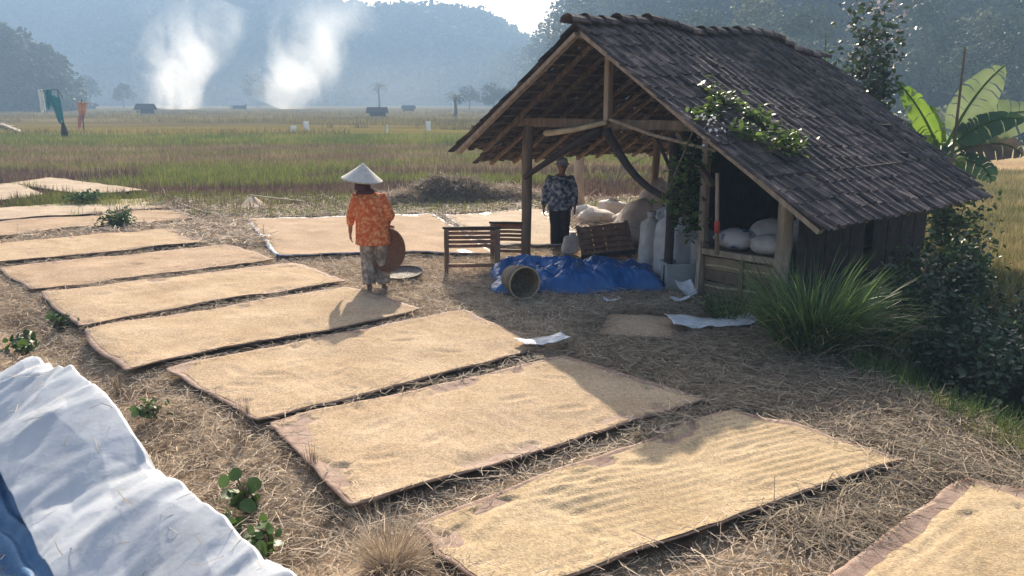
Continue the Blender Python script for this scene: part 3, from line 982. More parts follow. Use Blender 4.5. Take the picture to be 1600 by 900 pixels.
mu = N.new('ShaderNodeMath'); mu.operation = 'MULTIPLY'; Lk.new(mr.outputs[0], mu.inputs[0]); Lk.new(mm.outputs[0], mu.inputs[1])
Lk.new(mu.outputs[0], pv.inputs['Density'])
Lk.new(pv.outputs[0], out.inputs['Volume'])
o = mb.build('drifting_smoke', m); o.location = (-85, 285, 0)
tag(o, 'thin smoke drifting low along the foot of the far hill', 'smoke', kind='stuff')

# ------------------------------------------------------------------ hut
HA = math.radians(41.5)
HO = gp(822, 405)
HU = np.array([math.cos(HA), math.sin(HA), 0]); HV = np.array([-math.sin(HA), math.cos(HA), 0])


def W(u, v, z):
    return HO + HU * u + HV * v + np.array([0, 0, z])


hut = empty('hut', HO, HA)     # local x = along the ridge (u), local y = across (v)
tag(hut, 'open timber hut with a dark mossy tiled gable roof', 'hut')
RV, RZ = -1.75, 3.46            # ridge
EV, EZ = -5.32, 1.18            # right eave
LV, LZ = 1.32, 1.46             # left eave
U0 = -.78


def ridge_sag(u):
    u = np.asarray(u, float)
    return -.26 * sstep(2.6, 5.8, u) + .05 * np.sin(u * 2.3) - .03 * sstep(.0, 1.2, u) * (1 - sstep(1.2, 3, u))


def roof_pt(side, s, u):
    """s 0 at ridge .. 1 at eave"""
    if side > 0:
        v = RV + (EV - RV) * s; z = RZ + (EZ - RZ) * s
    else:
        v = RV + (LV - RV) * s; z = RZ + (LZ - RZ) * s
    z = z + ridge_sag(u) * (1 - s * .85) - .10 * math.sin(math.pi * s) * (.4 + .6 * float(vnoise(np.array(u * .4 + 3), np.array(s * 2.0), 9)))
    return v, z


def u_back(s):
    return 5.55 - 1.75 * s + .28 * math.sin(math.pi * s)


# frame: posts, beams
def post(u, v, z0, z1, r0, mat_='wood', lean=(0, 0), n=9, square=False):
    mb = MB()
    if square:
        mb.bar((u, v, z0), (u + lean[0], v + lean[1], z1), r0 * 2, r0 * 2, up=(1, 0, 0), jitter=.008)
    else:
        k = 6
        pts = [(u + lean[0] * t + random.uniform(-.012, .012), v + lean[1] * t + random.uniform(-.012, .012), z0 + (z1 - z0) * t) for t in np.linspace(0, 1, k)]
        mb.tube(pts, [r0 * random.uniform(.93, 1.06) for _ in range(k)], n, up=(1, 0, 0))
    return mb.build('post', M[mat_], hut, smooth=not square)


post(0, .0, -.1, 2.08, .082, 'wood', (0, -.03))
post(0, -2.80, -.1, 2.05, .06, 'wood_dark')
post(0, -3.32, -.1, 2.06, .045, 'wood_pale', square=True)
post(-.02, -4.47, -.3, 1.62, .095, 'wood_pale')
post(1.2, -4.55, -.6, 1.6, .07, 'wood')
post(2.45, -4.55, -.7, 1.6, .06, 'wood')
post(3.5, -4.5, -.7, 1.55, .07, 'wood')
post(3.4, .2, -.1, 2.0, .07, 'wood')
post(3.5, -2.6, -.1, 2.3, .07, 'wood_dark')
beam = MB(); beam.bar((0, .66, 2.13), (0, -3.7, 2.13), .10, .13, jitter=.01); beam.build('beam', M['wood'], hut, bevel=.008)
beam = MB(); beam.bar((.13, -3.4, 2.02), (.13, -4.7, 1.55), .07, .10); beam.build('beam', M['wood'], hut)
beam = MB(); beam.bar((-.62, .52, 2.03), (5.0, .52, 2.02), .10, .11, jitter=.01); beam.build('beam', M['wood'], hut)
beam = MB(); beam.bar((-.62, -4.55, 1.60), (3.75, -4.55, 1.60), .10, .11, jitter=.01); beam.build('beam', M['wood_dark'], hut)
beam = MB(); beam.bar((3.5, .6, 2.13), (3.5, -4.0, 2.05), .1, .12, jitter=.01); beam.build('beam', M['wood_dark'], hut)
beam = MB(); beam.bar((-.66, RV, RZ - .17), (5.3, RV, RZ - .42), .09, .12, jitter=.012); beam.build('ridge_beam', M['wood'], hut)
king = MB(); king.bar((-.06, RV + .04, 2.18), (-.06, RV + .04, 3.22), .085, .10, up=(1, 0, 0), jitter=.006); king.build('king_post', M['wood_pale'], hut, bevel=.006)
beam = MB(); beam.bar((0, -3.12, 2.2), (0, -3.12, 2.42), .12, .12, up=(1, 0, 0)); beam.build('strut', M['wood_pale'], hut)
# curved braces under the tie beam
for (v0, z0, v1, z1, bow) in [(-1.62, 2.06, -.06, 1.30, .02), (-1.72, 2.05, -2.78, 1.22, -.16)]:
    pts = []
    for t in np.linspace(0, 1, 9):
        pts.append((-.09, v0 + (v1 - v0) * t, z0 + (z1 - z0) * t + bow * math.sin(math.pi * t)))
    mb = MB(); mb.tube(pts, [.07, .062, .058, .055, .05, .048, .045, .042, .04], 7); mb.build('brace', M['wood_dark'], hut, True)
mb = MB(); mb.bar((-.1, -2.95, 2.05), (-.1, -3.5, 1.42), .10, .06); mb.build('brace', M['wood'], hut)
mb = MB(); mb.tube([(.05, -2.45, 2.02), (.05, -2.62, 1.75), (.05, -2.78, 1.5)], .025, 6); mb.build('brace', M['wood_dark'], hut)
mb = MB(); mb.tube([(-.12, -1.8, 2.2), (-.2, -2.6, 2.02), (-.22, -3.6, 1.86)], .022, 6); mb.build('pole', M['wood_pale'], hut)
# loose pale bamboo lying over the tie beam
mb = MB(); mb.tube([(-.2, -.62, 1.98), (-.16, -1.2, 2.05), (-.12, -1.75, 2.16)], [.045, .04, .035], 7); mb.build('pole', M['bamboo'], hut, True)

# rafters (both slopes) and battens
for side in (-1, 1):
    for k in range(12):
        u = -.68 + k * .52
        s1 = .985
        if side < 0 and k < 2: s1 = .84
        if side > 0:
            while s1 > .1 and u_back(s1) < u + .08: s1 -= .02
        if u > 5.4: continue
        v0, z0 = roof_pt(side, .015, u); v1, z1 = roof_pt(side, s1, u)
        first = (k == 0)
        mb = MB()
        mb.bar((u, v0, z0 - .085), (u, v1, z1 - .085), .05 if not first else .055, .06 if not first else .09, up=(1, 0, 0), jitter=.012)
        mb.build('rafter' if not first else 'barge_board', M['wood_pale' if first else 'wood'], hut)

# tiles
TW, TL = .205, .262


def tile_data():
    prof = [(-.112, .004), (-.085, .030), (-.050, .034), (-.018, .008), (.045, .0), (.108, .010)]
    V = []; Fs = []
    n = len(prof)
    for y, dz in ((-.02, .0), (.29, .0)):
        for x, z in prof: V.append((x, y, z + dz))
    for x, z in prof: V.append((x, .29, z - .016))
    for i in range(n - 1):
        Fs.append((i, i + 1, n + i + 1, n + i))
        Fs.append((n + i, n + i + 1, 2 * n + i + 1, 2 * n + i))
    return np.array(V), Fs


TV, TF = tile_data()
tile_me = bpy.data.meshes.new('roof_tile'); tile_me.from_pydata([tuple(p) for p in TV], [], TF); tile_me.update()
tile_me.materials.append(M['tile'])

roofmb = MB()
for side in (-1, 1):
    for k in range(17):
        s = (k + .5) / 17
        ub = u_back(s) if side > 0 else 5.2
        ua = -.66
        if side < 0 and s > .84: ua = .1
        v0, z0 = roof_pt(side, s, ua); v1, z1 = roof_pt(side, s, (ua + ub) / 2); v2, z2 = roof_pt(side, s, ub)
        roofmb.bar((ua, v0, z0 - .035), ((ua + ub) / 2, v1, z1 - .035), .035, .022)
        roofmb.bar(((ua + ub) / 2, v1, z1 - .035), (ub - .06, v2, z2 - .035), .035, .022)
roof = roofmb.build('roof', M['wood'], hut)


def slope_frames():
    out = []
    for side in (1, -1):
        LEN = math.hypot(EV - RV, EZ - RZ) if side > 0 else math.hypot(LV - RV, LZ - RZ)
        rows = int(LEN / .235)
        for j in range(rows):
            s0 = j / rows
            ub = u_back(s0 + .5 / rows) if side > 0 else 5.3
            nco = int((ub - U0) / TW)
            for i in range(nco):
                u = U0 + .1 + i * TW
                if side < 0 and u < .0 and s0 > .80: continue
                va, za = roof_pt(side, s0, u); vb, zb = roof_pt(side, min(1.0, s0 + 1 / rows), u)
                d = np.array([0, vb - va, zb - za]); d /= np.linalg.norm(d)
                vq, zq = roof_pt(side, s0, u + .1)
                x = np.array([.1, 0, (zq - za)]); x /= np.linalg.norm(x)
                if side < 0: x = -x
                n = np.cross(x, d); n /= np.linalg.norm(n)
                if n[2] < 0: n = -n
                # overlap tilt
                jr = random.gauss(0, .04); tl = .055 + random.gauss(0, .022)
                d2 = d * math.cos(tl) + n * math.sin(tl); n2 = n * math.cos(tl) - d * math.sin(tl)
                x2 = x * math.cos(jr) + d2 * math.sin(jr); d3 = np.cross(n2, x2)
                if np.dot(d3, d2) < 0: d3 = -d3
                p = np.array([u, va, za]) + n * random.uniform(-.004, .008) + d * random.uniform(-.015, .02)
                R3 = np.stack([x2, d3, n2], 1)
                out.append((side, s0, i, j, p, R3))
    return out


frames = slope_frames()
right_t = [f for f in frames if f[0] > 0]
left_t = [f for f in frames if f[0] < 0]


def tile_px(f):       # nearer tiles show larger
    q = W(*f[4]); return q[0] ** 2 + q[1] ** 2


right_t.sort(key=tile_px)
own, rest = right_t[:298], right_t[298:]
for f in own:
    o = bpy.data.objects.new('roof_tile', tile_me); COL.objects.link(o)
    R4 = Matrix([[*f[5][0], f[4][0]], [*f[5][1], f[4][1]], [*f[5][2], f[4][2]], [0, 0, 0, 1]])
    o.parent = roof
    o.matrix_local = R4


def join_tiles(fr, name, m_):
    V = np.concatenate([TV @ f[5].T + f[4] for f in fr])
    base = np.arange(len(fr))[:, None, None] * len(TV)
    F4 = (np.array(TF)[None] + base).reshape(-1, 4)
    o = put(name, mesh_np(name, V, [F4]), m_, roof)
    o['kind'] = 'stuff'
    return o


join_tiles(rest, 'far_roof_tiles', M['tile_stuff'])
join_tiles(left_t, 'left_slope_tiles', M['tile_stuff'])
# ridge caps
for k in range(21):
    u = -.92 + k * .31
    z = RZ + float(ridge_sag(u)) + .055 + random.uniform(-.012, .03)
    mb = MB()
    P = []; Fs = []
    tilt = .05 + random.uniform(-.03, .05)
    for t, e in ((0, 0), (.36, 1)):
        for a in np.linspace(0, math.pi, 7):
            P.append((u + t, RV + math.cos(a) * (.13 - .02 * e) + random.uniform(-.004, .004), z + math.sin(a) * (.10 - .015 * e) - .06 + (tilt * .36 if e == 0 else 0)))
    for i in range(6): Fs.append((i, i + 1, 8 + i, 7 + i))
    mb.add(P, Fs)
    P2 = [(p[0], p[1] + (RV - p[1]) * .12, p[2] - .014) for p in P]
    mb.add(P2, [tuple(reversed(f)) for f in Fs])
    mb.add([P[i] for i in range(7)] + [P2[i] for i in range(7)], [(i, i + 7, i + 8, i + 1) for i in range(6)])
    mb.build('ridge_tile', M['tile'], roof)

# store platform on the right of the gable: rail, planks, floor, side walls
mb = MB(); mb.bar((-.07, -3.3, .60), (-.07, -4.58, .60), .06, .075, jitter=.006); mb.build('rail', M['wood_pale'], hut, bevel=.005)
mb = MB(); mb.box((1.7, -3.9, .57), (3.5, 1.2, .05)); mb.build('platform', M['wood'], hut)
for j in range(3):
    z = .455 - j * .165
    for (va, vb) in ((-3.37, -3.93), (-3.95, -4.40)):
        mb = MB(); mb.bar((-.0 + random.uniform(-.012, .012), va, z + random.uniform(-.01, .01)), (0, vb, z + random.uniform(-.012, .012)), .022, .155, jitter=.006)
        mb.build('plank', M['plank_wall'], hut, bevel=.004)
mb = MB(); mb.bar((-.03, -3.94, .02), (-.03, -3.94, .58), .05, .04, up=(1, 0, 0)); mb.build('plank_post', M['wood'], hut)
for j, z in enumerate((.42, .30, .16)):
    if j == 1: continue
    mb = MB(); mb.bar((-.035, -3.42, z), (-.035, -4.38, z + .02), .02, .02, jitter=.01); mb.build('batten', M['bamboo'], hut)
# right side wall boards under the eave
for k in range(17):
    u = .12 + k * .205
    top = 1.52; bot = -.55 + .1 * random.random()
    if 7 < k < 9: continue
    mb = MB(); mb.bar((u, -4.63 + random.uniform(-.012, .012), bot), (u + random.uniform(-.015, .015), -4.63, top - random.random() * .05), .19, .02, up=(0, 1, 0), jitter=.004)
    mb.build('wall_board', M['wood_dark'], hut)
# dark partition behind the store, and boards added to make the interior dark
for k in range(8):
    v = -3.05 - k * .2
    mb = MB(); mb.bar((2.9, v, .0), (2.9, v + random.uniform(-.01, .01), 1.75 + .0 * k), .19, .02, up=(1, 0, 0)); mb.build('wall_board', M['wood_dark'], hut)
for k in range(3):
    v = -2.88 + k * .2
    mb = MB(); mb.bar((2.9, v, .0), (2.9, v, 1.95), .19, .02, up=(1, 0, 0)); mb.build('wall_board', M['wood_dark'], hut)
for k in range(13):  # added lengthwise boards block the bright field so the store looks dark
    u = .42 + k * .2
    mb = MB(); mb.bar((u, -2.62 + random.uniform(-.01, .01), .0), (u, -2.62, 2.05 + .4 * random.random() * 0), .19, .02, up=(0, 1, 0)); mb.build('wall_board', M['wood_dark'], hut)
# post and board at the near right bottom of the gable
mb = MB(); mb.bar((-.12, -3.36, -.05), (-.1, -3.35, .72), .05, .025, up=(1, 0, 0), jitter=.006); mb.build('plank_post', M['wood_pale'], hut)


# ------------------------------------------------------------------ mats with drying grain
def lerp4(L, B, R, T, s, t):
    # s along the long edge (L->T back, B->R front), t from back (0) to front (1)
    return ((L * (1 - s) + T * s) * (1 - t) + (B * (1 - s) + R * s) * t)


def drying_mat(corners, label, grain='grain', sheet='mat_sheet', lift=.055, ridge=(0, 0, 0), seed=0, inset=(.016, .016, .022, .012), group='grain drying mats in the long row', curl=1.0, pix=True, nu=72, nv=44):
    C = [gp(*c, z=.05) if pix else np.array([c[0], c[1], 0]) for c in corners]
    C = [np.array([c[0], c[1], 0]) for c in C]
    L, B, R, T = C
    root = empty('drying_mat', tuple((L + B + R + T) / 4))
    ctr = (L + B + R + T) / 4
    s, t = np.meshgrid(np.linspace(0, 1, nu), np.linspace(0, 1, nv))
    # wavy outline, rounded corners
    es = (fbm(s * 3.0, np.full_like(s, seed + .3), seed, 4) - .5) * .15
    et = (fbm(t * 2.5, np.full_like(t, seed + 5.3), seed + 3, 4) - .5) * .14
    tt = t + es * (2 * t - 1) * .6; ss = .5 + (s - .5) * 1.022 + et * (2 * s - 1) * .35
    rnd = 0.025
    cs = np.clip(np.abs(s - .5) * 2 - .9, 0, 1) * 10; ct = np.clip(np.abs(t - .5) * 2 - .86, 0, 1) * 7
    shr = cs * ct * rnd * .5
    ss = ss - (2 * s - 1) * shr * .5; tt = tt - (2 * t - 1) * shr
    P = np.zeros(s.shape + (3,))
    for k in range(3):
        P[..., k] = lerp4(L[k], B[k], R[k], T[k], ss, tt)
    base = terrain(P[..., 0], P[..., 1])
    edge = np.minimum(np.minimum(s, 1 - s) * 3.2, np.minimum(t, 1 - t) * 1.75)     # metres from the edge
    ez = lift + (fbm(P[..., 0] * 1.1, P[..., 1] * 1.1, seed + 9, 3) - .5) * .06
    cu = np.exp(-(edge / .07) ** 2) * .03 * curl * (fbm(s * 6 + seed, t * 5, seed + 4, 2))
    front = np.exp(-((1 - t) * 1.75 / .09) ** 2) * .02 * fbm(s * 3.3, t * 0 + seed, seed + 8, 2)
    Zs = base * .35 + ez + cu + front
    Zs = np.maximum(Zs, base + .018)
    X, Y = P[..., 0] - ctr[0], P[..., 1] - ctr[1]
    n = s.size
    V1 = np.stack([X, Y, Zs], -1).reshape(-1, 3); V2 = V1 - [0, 0, .012]
    idx = np.arange(n).reshape(nv, nu)
    f = np.stack([idx[:-1, :-1], idx[1:, :-1], idx[1:, 1:], idx[:-1, 1:]], -1).reshape(-1, 4)
    rim = np.concatenate([idx[0, :], idx[1:, -1], idx[-1, -2::-1], idx[-2:0:-1, 0]])
    rq = np.stack([rim, np.roll(rim, -1), np.roll(rim, -1) + n, rim + n], -1)
    put('sheet', mesh_np('sheet', V1.tolist() + V2.tolist(), [f, f[:, ::-1] + n, rq]), M[sheet], root, True)
    # grain layer
    il, ir, ib, if_ = inset
    w = fbm(s * 3 + seed, t * 3, seed + 21, 3)
    e_l = il * (.2 + 1.6 * fbm(t * 4, t * 0 + seed, seed + 31, 3)); e_r = ir * (.2 + 1.6 * fbm(t * 4, t * 0 + seed, seed + 33, 3))
    e_b = ib * (.2 + 1.6 * fbm(s * 7, s * 0 + seed, seed + 35, 3)); e_f = if_ * (.1 + 1.6 * fbm(s * 7, s * 0 + seed, seed + 37, 3))
    gs = e_l + (1 - e_l - e_r) * s; gt = e_b + (1 - e_b - e_f) * t
    # sample sheet height by nearest index
    jj = np.clip((gs * (nu - 1)), 0, nu - 1.001); ii = np.clip((gt * (nv - 1)), 0, nv - 1.001)
    i0, j0 = ii.astype(int), jj.astype(int); fi, fj = ii - i0, jj - j0

    def samp(A): return A[i0, j0] * (1 - fi) * (1 - fj) + A[i0 + 1, j0] * fi * (1 - fj) + A[i0, j0 + 1] * (1 - fi) * fj + A[i0 + 1, j0 + 1] * fi * fj
    gX, gY, gZ = samp(X), samp(Y), samp(Zs)
    ge = np.minimum(np.minimum(s, 1 - s) * 3.2, np.minimum(t, 1 - t) * 1.75)
    th = .004 + .016 * (1 - np.exp(-ge / .05))
    if ridge[2]:
        wx = gX + ctr[0] + .05 * fbm(gX * 1.2, gY * 1.2, seed + 5, 2); wy = gY + ctr[1]
        ph = (wx * math.cos(ridge[0]) + wy * math.sin(ridge[0])) * ridge[1] + 2.5 * fbm(wx * .8, wy * .8, seed + 6, 2)
        th = th + ridge[2] * np.sin(ph) * np.clip(ge / .1, 0, 1) * 1.7 * sstep(.38, .68, fbm(wx * .9, wy * .9, seed + 7, 3))
    th = th + (fbm(gX * 2.2, gY * 2.2, seed + 14, 3) - .5) * .03 * np.clip(ge / .15, 0, 1)
    rr_ = np.random.RandomState(seed + 300)
    for _ in range(16):
        cx0, cy0 = rr_.uniform(-1.3, 1.3), rr_.uniform(-.9, .9); an = rr_.uniform(0, 3.14)
        dx_ = (gX - cx0) * math.cos(an) + (gY - cy0) * math.sin(an); dy_ = -(gX - cx0) * math.sin(an) + (gY - cy0) * math.cos(an)
        q_ = (dx_ / .13) ** 2 + (dy_ / .05) ** 2
        th = th - .010 * np.exp(-q_) + .005 * np.exp(-(np.sqrt(q_) - 1.6) ** 2 * 3)
    th = np.maximum(th, .003)
    bare = sstep(.64, .69, fbm(gX * 3 + 7, gY * 3, seed + 19, 3)) * (1 - sstep(.10, .30, ge))
    th = th * (1 - bare) - .006 * bare
    th = th + (fbm(gX * 7, gY * 7, seed + 12, 3) - .5) * .011 * np.clip(ge / .1, 0, 1)
    Gv = np.stack([gX, gY, gZ + th], -1)
    o = put('grain', grid_mesh('grain', Gv[..., 0], Gv[..., 1], Gv[..., 2]), M[grain], root, True)
    tag(root, label, 'mat', group)
    MAT_POLYS.append(np.array([L[:2], B[:2], R[:2], T[:2]]))
    return root


MAT_POLYS = []
w6 = np.array([-2.62, -1.97, 0])
GAP = 'grain drying mats in the long row'
pA = lambda x, y: gp(x, y, .05)[:2]
# nearest, bottom right corner
drying_mat([(.50, 3.0), (1.75, 1.75), (4.35, 3.95), (2.95, 5.02)], 'golden grain spread out at the bottom right corner', 'grain_gold', lift=.03, ridge=(-.9, 60, .004), seed=1, inset=(.04, .05, .05, .05), pix=False, nu=110, nv=70)
drying_mat([(640, 818), (790, 935), (1415, 724), (1140, 640)], 'largest mat of raked golden grain nearest the camera, its far corner shaded', 'grain_gold', ridge=(2.0, 75, .0022), seed=2, nu=130, nv=80, inset=(.012, .018, .03, .01))
drying_mat([(415, 660), (563, 795), (1100, 630), (880, 558)], 'mat of tan grain just behind the raked golden one', 'grain', ridge=(.75, 40, .0015), seed=3, nu=120, nv=70)
drying_mat([(260, 578), (402, 660), (855, 548), (722, 488)], 'grain mat with the white plastic scrap tucked under its right corner', 'grain', ridge=(.75, 40, .0015), seed=4, nu=100, nv=60)
drying_mat([(130, 515), (200, 580), (657, 487), (545, 452)], 'grain mat that the woman\'s shadow falls across', 'grain', ridge=(.75, 34, .001), seed=5)
drying_mat([(70, 458), (125, 508), (545, 443), (450, 412)], 'grain mat just left of the woman, pale left border', 'grain', ridge=(.75, 34, .001), seed=6)
R7, T7 = pA(430, 408), pA(350, 383)
drying_mat([tuple(T7 + w6[:2]), tuple(R7 + w6[:2] * [.97, 1.06]), tuple(R7), tuple(T7)], 'grain mat at the left whose right tip reaches below the folded mat', 'grain_pink', seed=7, pix=False)
R8, T8 = pA(320, 381), pA(258, 358)
drying_mat([tuple(T8 + w6[:2] * 1.1), tuple(R8 + w6[:2] * 1.15), tuple(R8), tuple(T8)], 'grain mat at the left edge below the green weed tuft', 'grain', seed=8, pix=False)
R9, T9 = pA(305, 343), pA(262, 328)
drying_mat([tuple(T9 + w6[:2] * 1.4), tuple(R9 + w6[:2] * 1.4), tuple(R9), tuple(T9)], 'thinly covered pinkish mat left of the crossed sticks', 'grain_pink', seed=9, pix=False)
R10, T10 = pA(252, 327), pA(228, 311)
drying_mat([tuple(T10 + w6[:2] * 1.5), tuple(R10 + w6[:2] * 1.5), tuple(R10), tuple(T10)], 'pale grain mat with a pile of green weeds on it', 'grain_pale', seed=10, pix=False)
drying_mat([(-90, 298), (-60, 322), (70, 306), (22, 287)], 'small pale mat at the far left edge', 'grain_pale', seed=11)
drying_mat([(22, 287), (130, 306), (232, 298), (78, 278)], 'pale mat at the upper left nearest to the stubble', 'grain_pale', seed=12)
drying_mat([(388, 342), (436, 402), (772, 398), (672, 334)], 'broad grain mat behind the woman with blue and white borders', 'grain_pink', 'mat_bluewhite', seed=13, inset=(.016, .014, .016, .01), group='grain drying mats beside the hut')
drying_mat([(694, 337), (768, 386), (930, 384), (842, 326)], 'bright pale grain mat behind the slatted bench', 'grain_pale', 'mat_bluewhite', seed=14, inset=(.012, .012, .014, .012), group='grain drying mats beside the hut')
drying_mat([(952, 490), (935, 522), (1062, 532), (1060, 495)], 'small dull grain mat in the shade in front of the hut', 'grain_pink', seed=15, lift=.03, nu=40, nv=30, group='grain drying mats beside the hut')


def in_mats(P, grow=0.0):
    ins = np.zeros(len(P), bool)
    for q in MAT_POLYS:
        c = q.mean(0); qq = c + (q - c) * (1 + grow)
        s = None; ok = np.ones(len(P), bool)
        for k in range(4):
            a, b = qq[k], qq[(k + 1) % 4]
            cr = (b[0] - a[0]) * (P[:, 1] - a[1]) - (b[1] - a[1]) * (P[:, 0] - a[0])
            ok &= cr > 0
        ok2 = np.ones(len(P), bool)
        for k in range(4):
            a, b = qq[k], qq[(k + 1) % 4]
            cr = (b[0] - a[0]) * (P[:, 1] - a[1]) - (b[1] - a[1]) * (P[:, 0] - a[0])
            ok2 &= cr < 0
        ins |= ok | ok2
    return ins


# straws fallen on the borders of the mats
r = np.random.RandomState(77)
bp_ = []
for q in MAT_POLYS[1:8]:
    for k in range(4):
        m_n = 70 if k in (1, 3) else 34
        tt_ = r.uniform(0, 1, m_n)[:, None]
        e = q[k] * (1 - tt_) + q[(k + 1) % 4] * tt_
        cc = q.mean(0)
        bp_.append(e + (cc - e) * np.abs(r.normal(0, .045, m_n))[:, None])
bp_ = np.concatenate(bp_); n = len(bp_)
o = put('fallen_straw', straw_mesh('fallen_straw', np.column_stack([bp_, np.full(n, .085) + r.uniform(0, .02, n)]), r.uniform(.06, .22, n), .005, r.uniform(0, 6.283, n), r.normal(0, .08, n), r.uniform(0, .02, n), r), M['straw'])
tag(o, 'single straws fallen on the borders of the grain mats', 'straw', kind='stuff')
bp2 = []
for q in MAT_POLYS[:8]:
    for k in range(4):
        tt_ = r.uniform(0, 1, 900)[:, None]
        e = q[k] * (1 - tt_) + q[(k + 1) % 4] * tt_
        cc = q.mean(0); dirn = (e - cc) / np.linalg.norm(e - cc, axis=1, keepdims=True)
        bp2.append(e + dirn * np.abs(r.normal(0, .06, 900))[:, None])
bp2 = np.concatenate(bp2); n = len(bp2)
P3 = np.column_stack([bp2, terrain(bp2[:, 0], bp2[:, 1]) + r.uniform(.01, .04, n)])
o = put('spilled_grain', leaf_mesh('spilled_grain', P3, .012, .5, 1.0, r), M['grain_bits'])
tag(o, 'grains spilled on the straw around the mat edges', 'grain', kind='stuff')
# folded mat corner behind, crossed sticks, doubled-up mat edges
root = empty('folded_mat', tuple(gp(405, 328)))
X, Y = np.meshgrid(np.linspace(-.35, .75, 20), np.linspace(-.35, .35, 12))
Z = .06 + .22 * np.clip(1 - np.abs(X + .25) / .35, 0, 1) * (.6 + .4 * np.sin(Y * 4)) + .04 * vnoise(X * 4, Y * 4, 3)
V1 = np.stack([X, Y, Z], -1).reshape(-1, 3); idx = np.arange(240).reshape(12, 20)
f = np.stack([idx[:-1, :-1], idx[:-1, 1:], idx[1:, 1:], idx[1:, :-1]], -1).reshape(-1, 4)
rim = np.concatenate([idx[0, :], idx[1:, -1], idx[-1, -2::-1], idx[-2:0:-1, 0]])
put('sheet', mesh_np('sheet', np.concatenate([V1, V1 - [0, 0, .015]]), [f, f[:, ::-1] + 240, np.stack([np.roll(rim, -1), rim, rim + 240, np.roll(rim, -1) + 240], -1)]), M['grain_pale'], root, True)
MB().tube([(-.3, .3, .3), (1.0, .25, .16)], .02, 6).build('bamboo_edge', M['bamboo'], root)
tag(root, 'folded woven mat standing half open behind the row of mats', 'mat')
for (a, b, lab) in [((272, 316), (325, 334), 'long thin stick lying on the straw left of the folded mat'), ((280, 320), (308, 312), 'short stick crossing the longer one on the straw')]:
    mb = MB(); mb.tube([gp(*a, .09), gp((a[0] + b[0]) / 2, (a[1] + b[1]) / 2, .14), gp(*b, .09)], .03, 6)
    tag(mb.build('stick', M['wood_pale']), lab, 'stick', 'sticks on the straw')

# ------------------------------------------------------------------ straw, stubble, grass (uncountable)
def scatter(poly_px=None, n=1000, box=None, r=rs):
    x = r.uniform(box[0], box[1], n); y = r.uniform(box[2], box[3], n)
    return np.stack([x, y], 1)


def add_straw(name, P2, lab, mat_, Lr=(.08, .32), W_=.0055, zmax=.05, pitch=.22, seed=0):
    r = np.random.RandomState(seed)
    n = len(P2)
    z = terrain(P2[:, 0], P2[:, 1]) + r.uniform(.004, zmax, n)
    P = np.column_stack([P2, z])
    me = straw_mesh(name, P, r.uniform(*Lr, n), W_ * r.uniform(.7, 1.4, n), r.uniform(0, 6.283, n), r.normal(0, pitch, n), r.uniform(0, .07, n) ** 1.0, r)
    o = put(name, me, mat_); tag(o, lab, 'straw', kind='stuff')
    return o


P2 = scatter(n=80000, box=(-9, 5.2, 3.4, 15.5))
dens = vnoise(P2[:, 0] * .8, P2[:, 1] * .8, 4)
keep = ~in_mats(P2, -.02) & (bank_dist(P2[:, 0], P2[:, 1]) < .25) & (rs.uniform(0, 1, len(P2)) < (.35 + dens * .75) * np.where(P2[:, 0] < -1.4 - (P2[:, 1] - 4.2) * .80, .45, 1.0))
add_straw('loose_straw', P2[keep], 'loose pale rice straw littering the ground between the mats', M['straw'], (.06, .36), .0045, seed=1)
P2 = scatter(n=70000, box=(-7, 5.0, 3.4, 13))
keep = ~in_mats(P2, -.01) & (bank_dist(P2[:, 0], P2[:, 1]) < .3)
add_straw('straw_chaff', P2[keep], 'fine trodden chaff and broken straw on the bare soil', M['straw'], (.02, .09), .006, .02, .12, seed=9)
# the thick straw bank from the hut toward the lower right
P2 = scatter(n=80000, box=(.4, 5.0, 4.2, 9.6))
bd = bank_dist(P2[:, 0], P2[:, 1])
keep = ~in_mats(P2, .05) & (bd < .3) & (bd > -2.4) & (rs.uniform(0, 1, len(P2)) < .25 + 1.1 * fbm(P2[:, 0] * 1.3, P2[:, 1] * 1.3, 88, 3) ** 1.3)
add_straw('straw_bank', P2[keep], 'thick band of tangled dry straw in front of the hut', M['straw_dark'], (.08, .5), .0048, .085, .13, seed=2)
P2 = scatter(n=26000, box=(-9, 4, 14, 21))
keep = ~in_mats(P2, -.02)
add_straw('far_straw', P2[keep], 'scattered straw on the ground behind the far mats', M['straw'], (.15, .5), .014, .10, .25, seed=3)


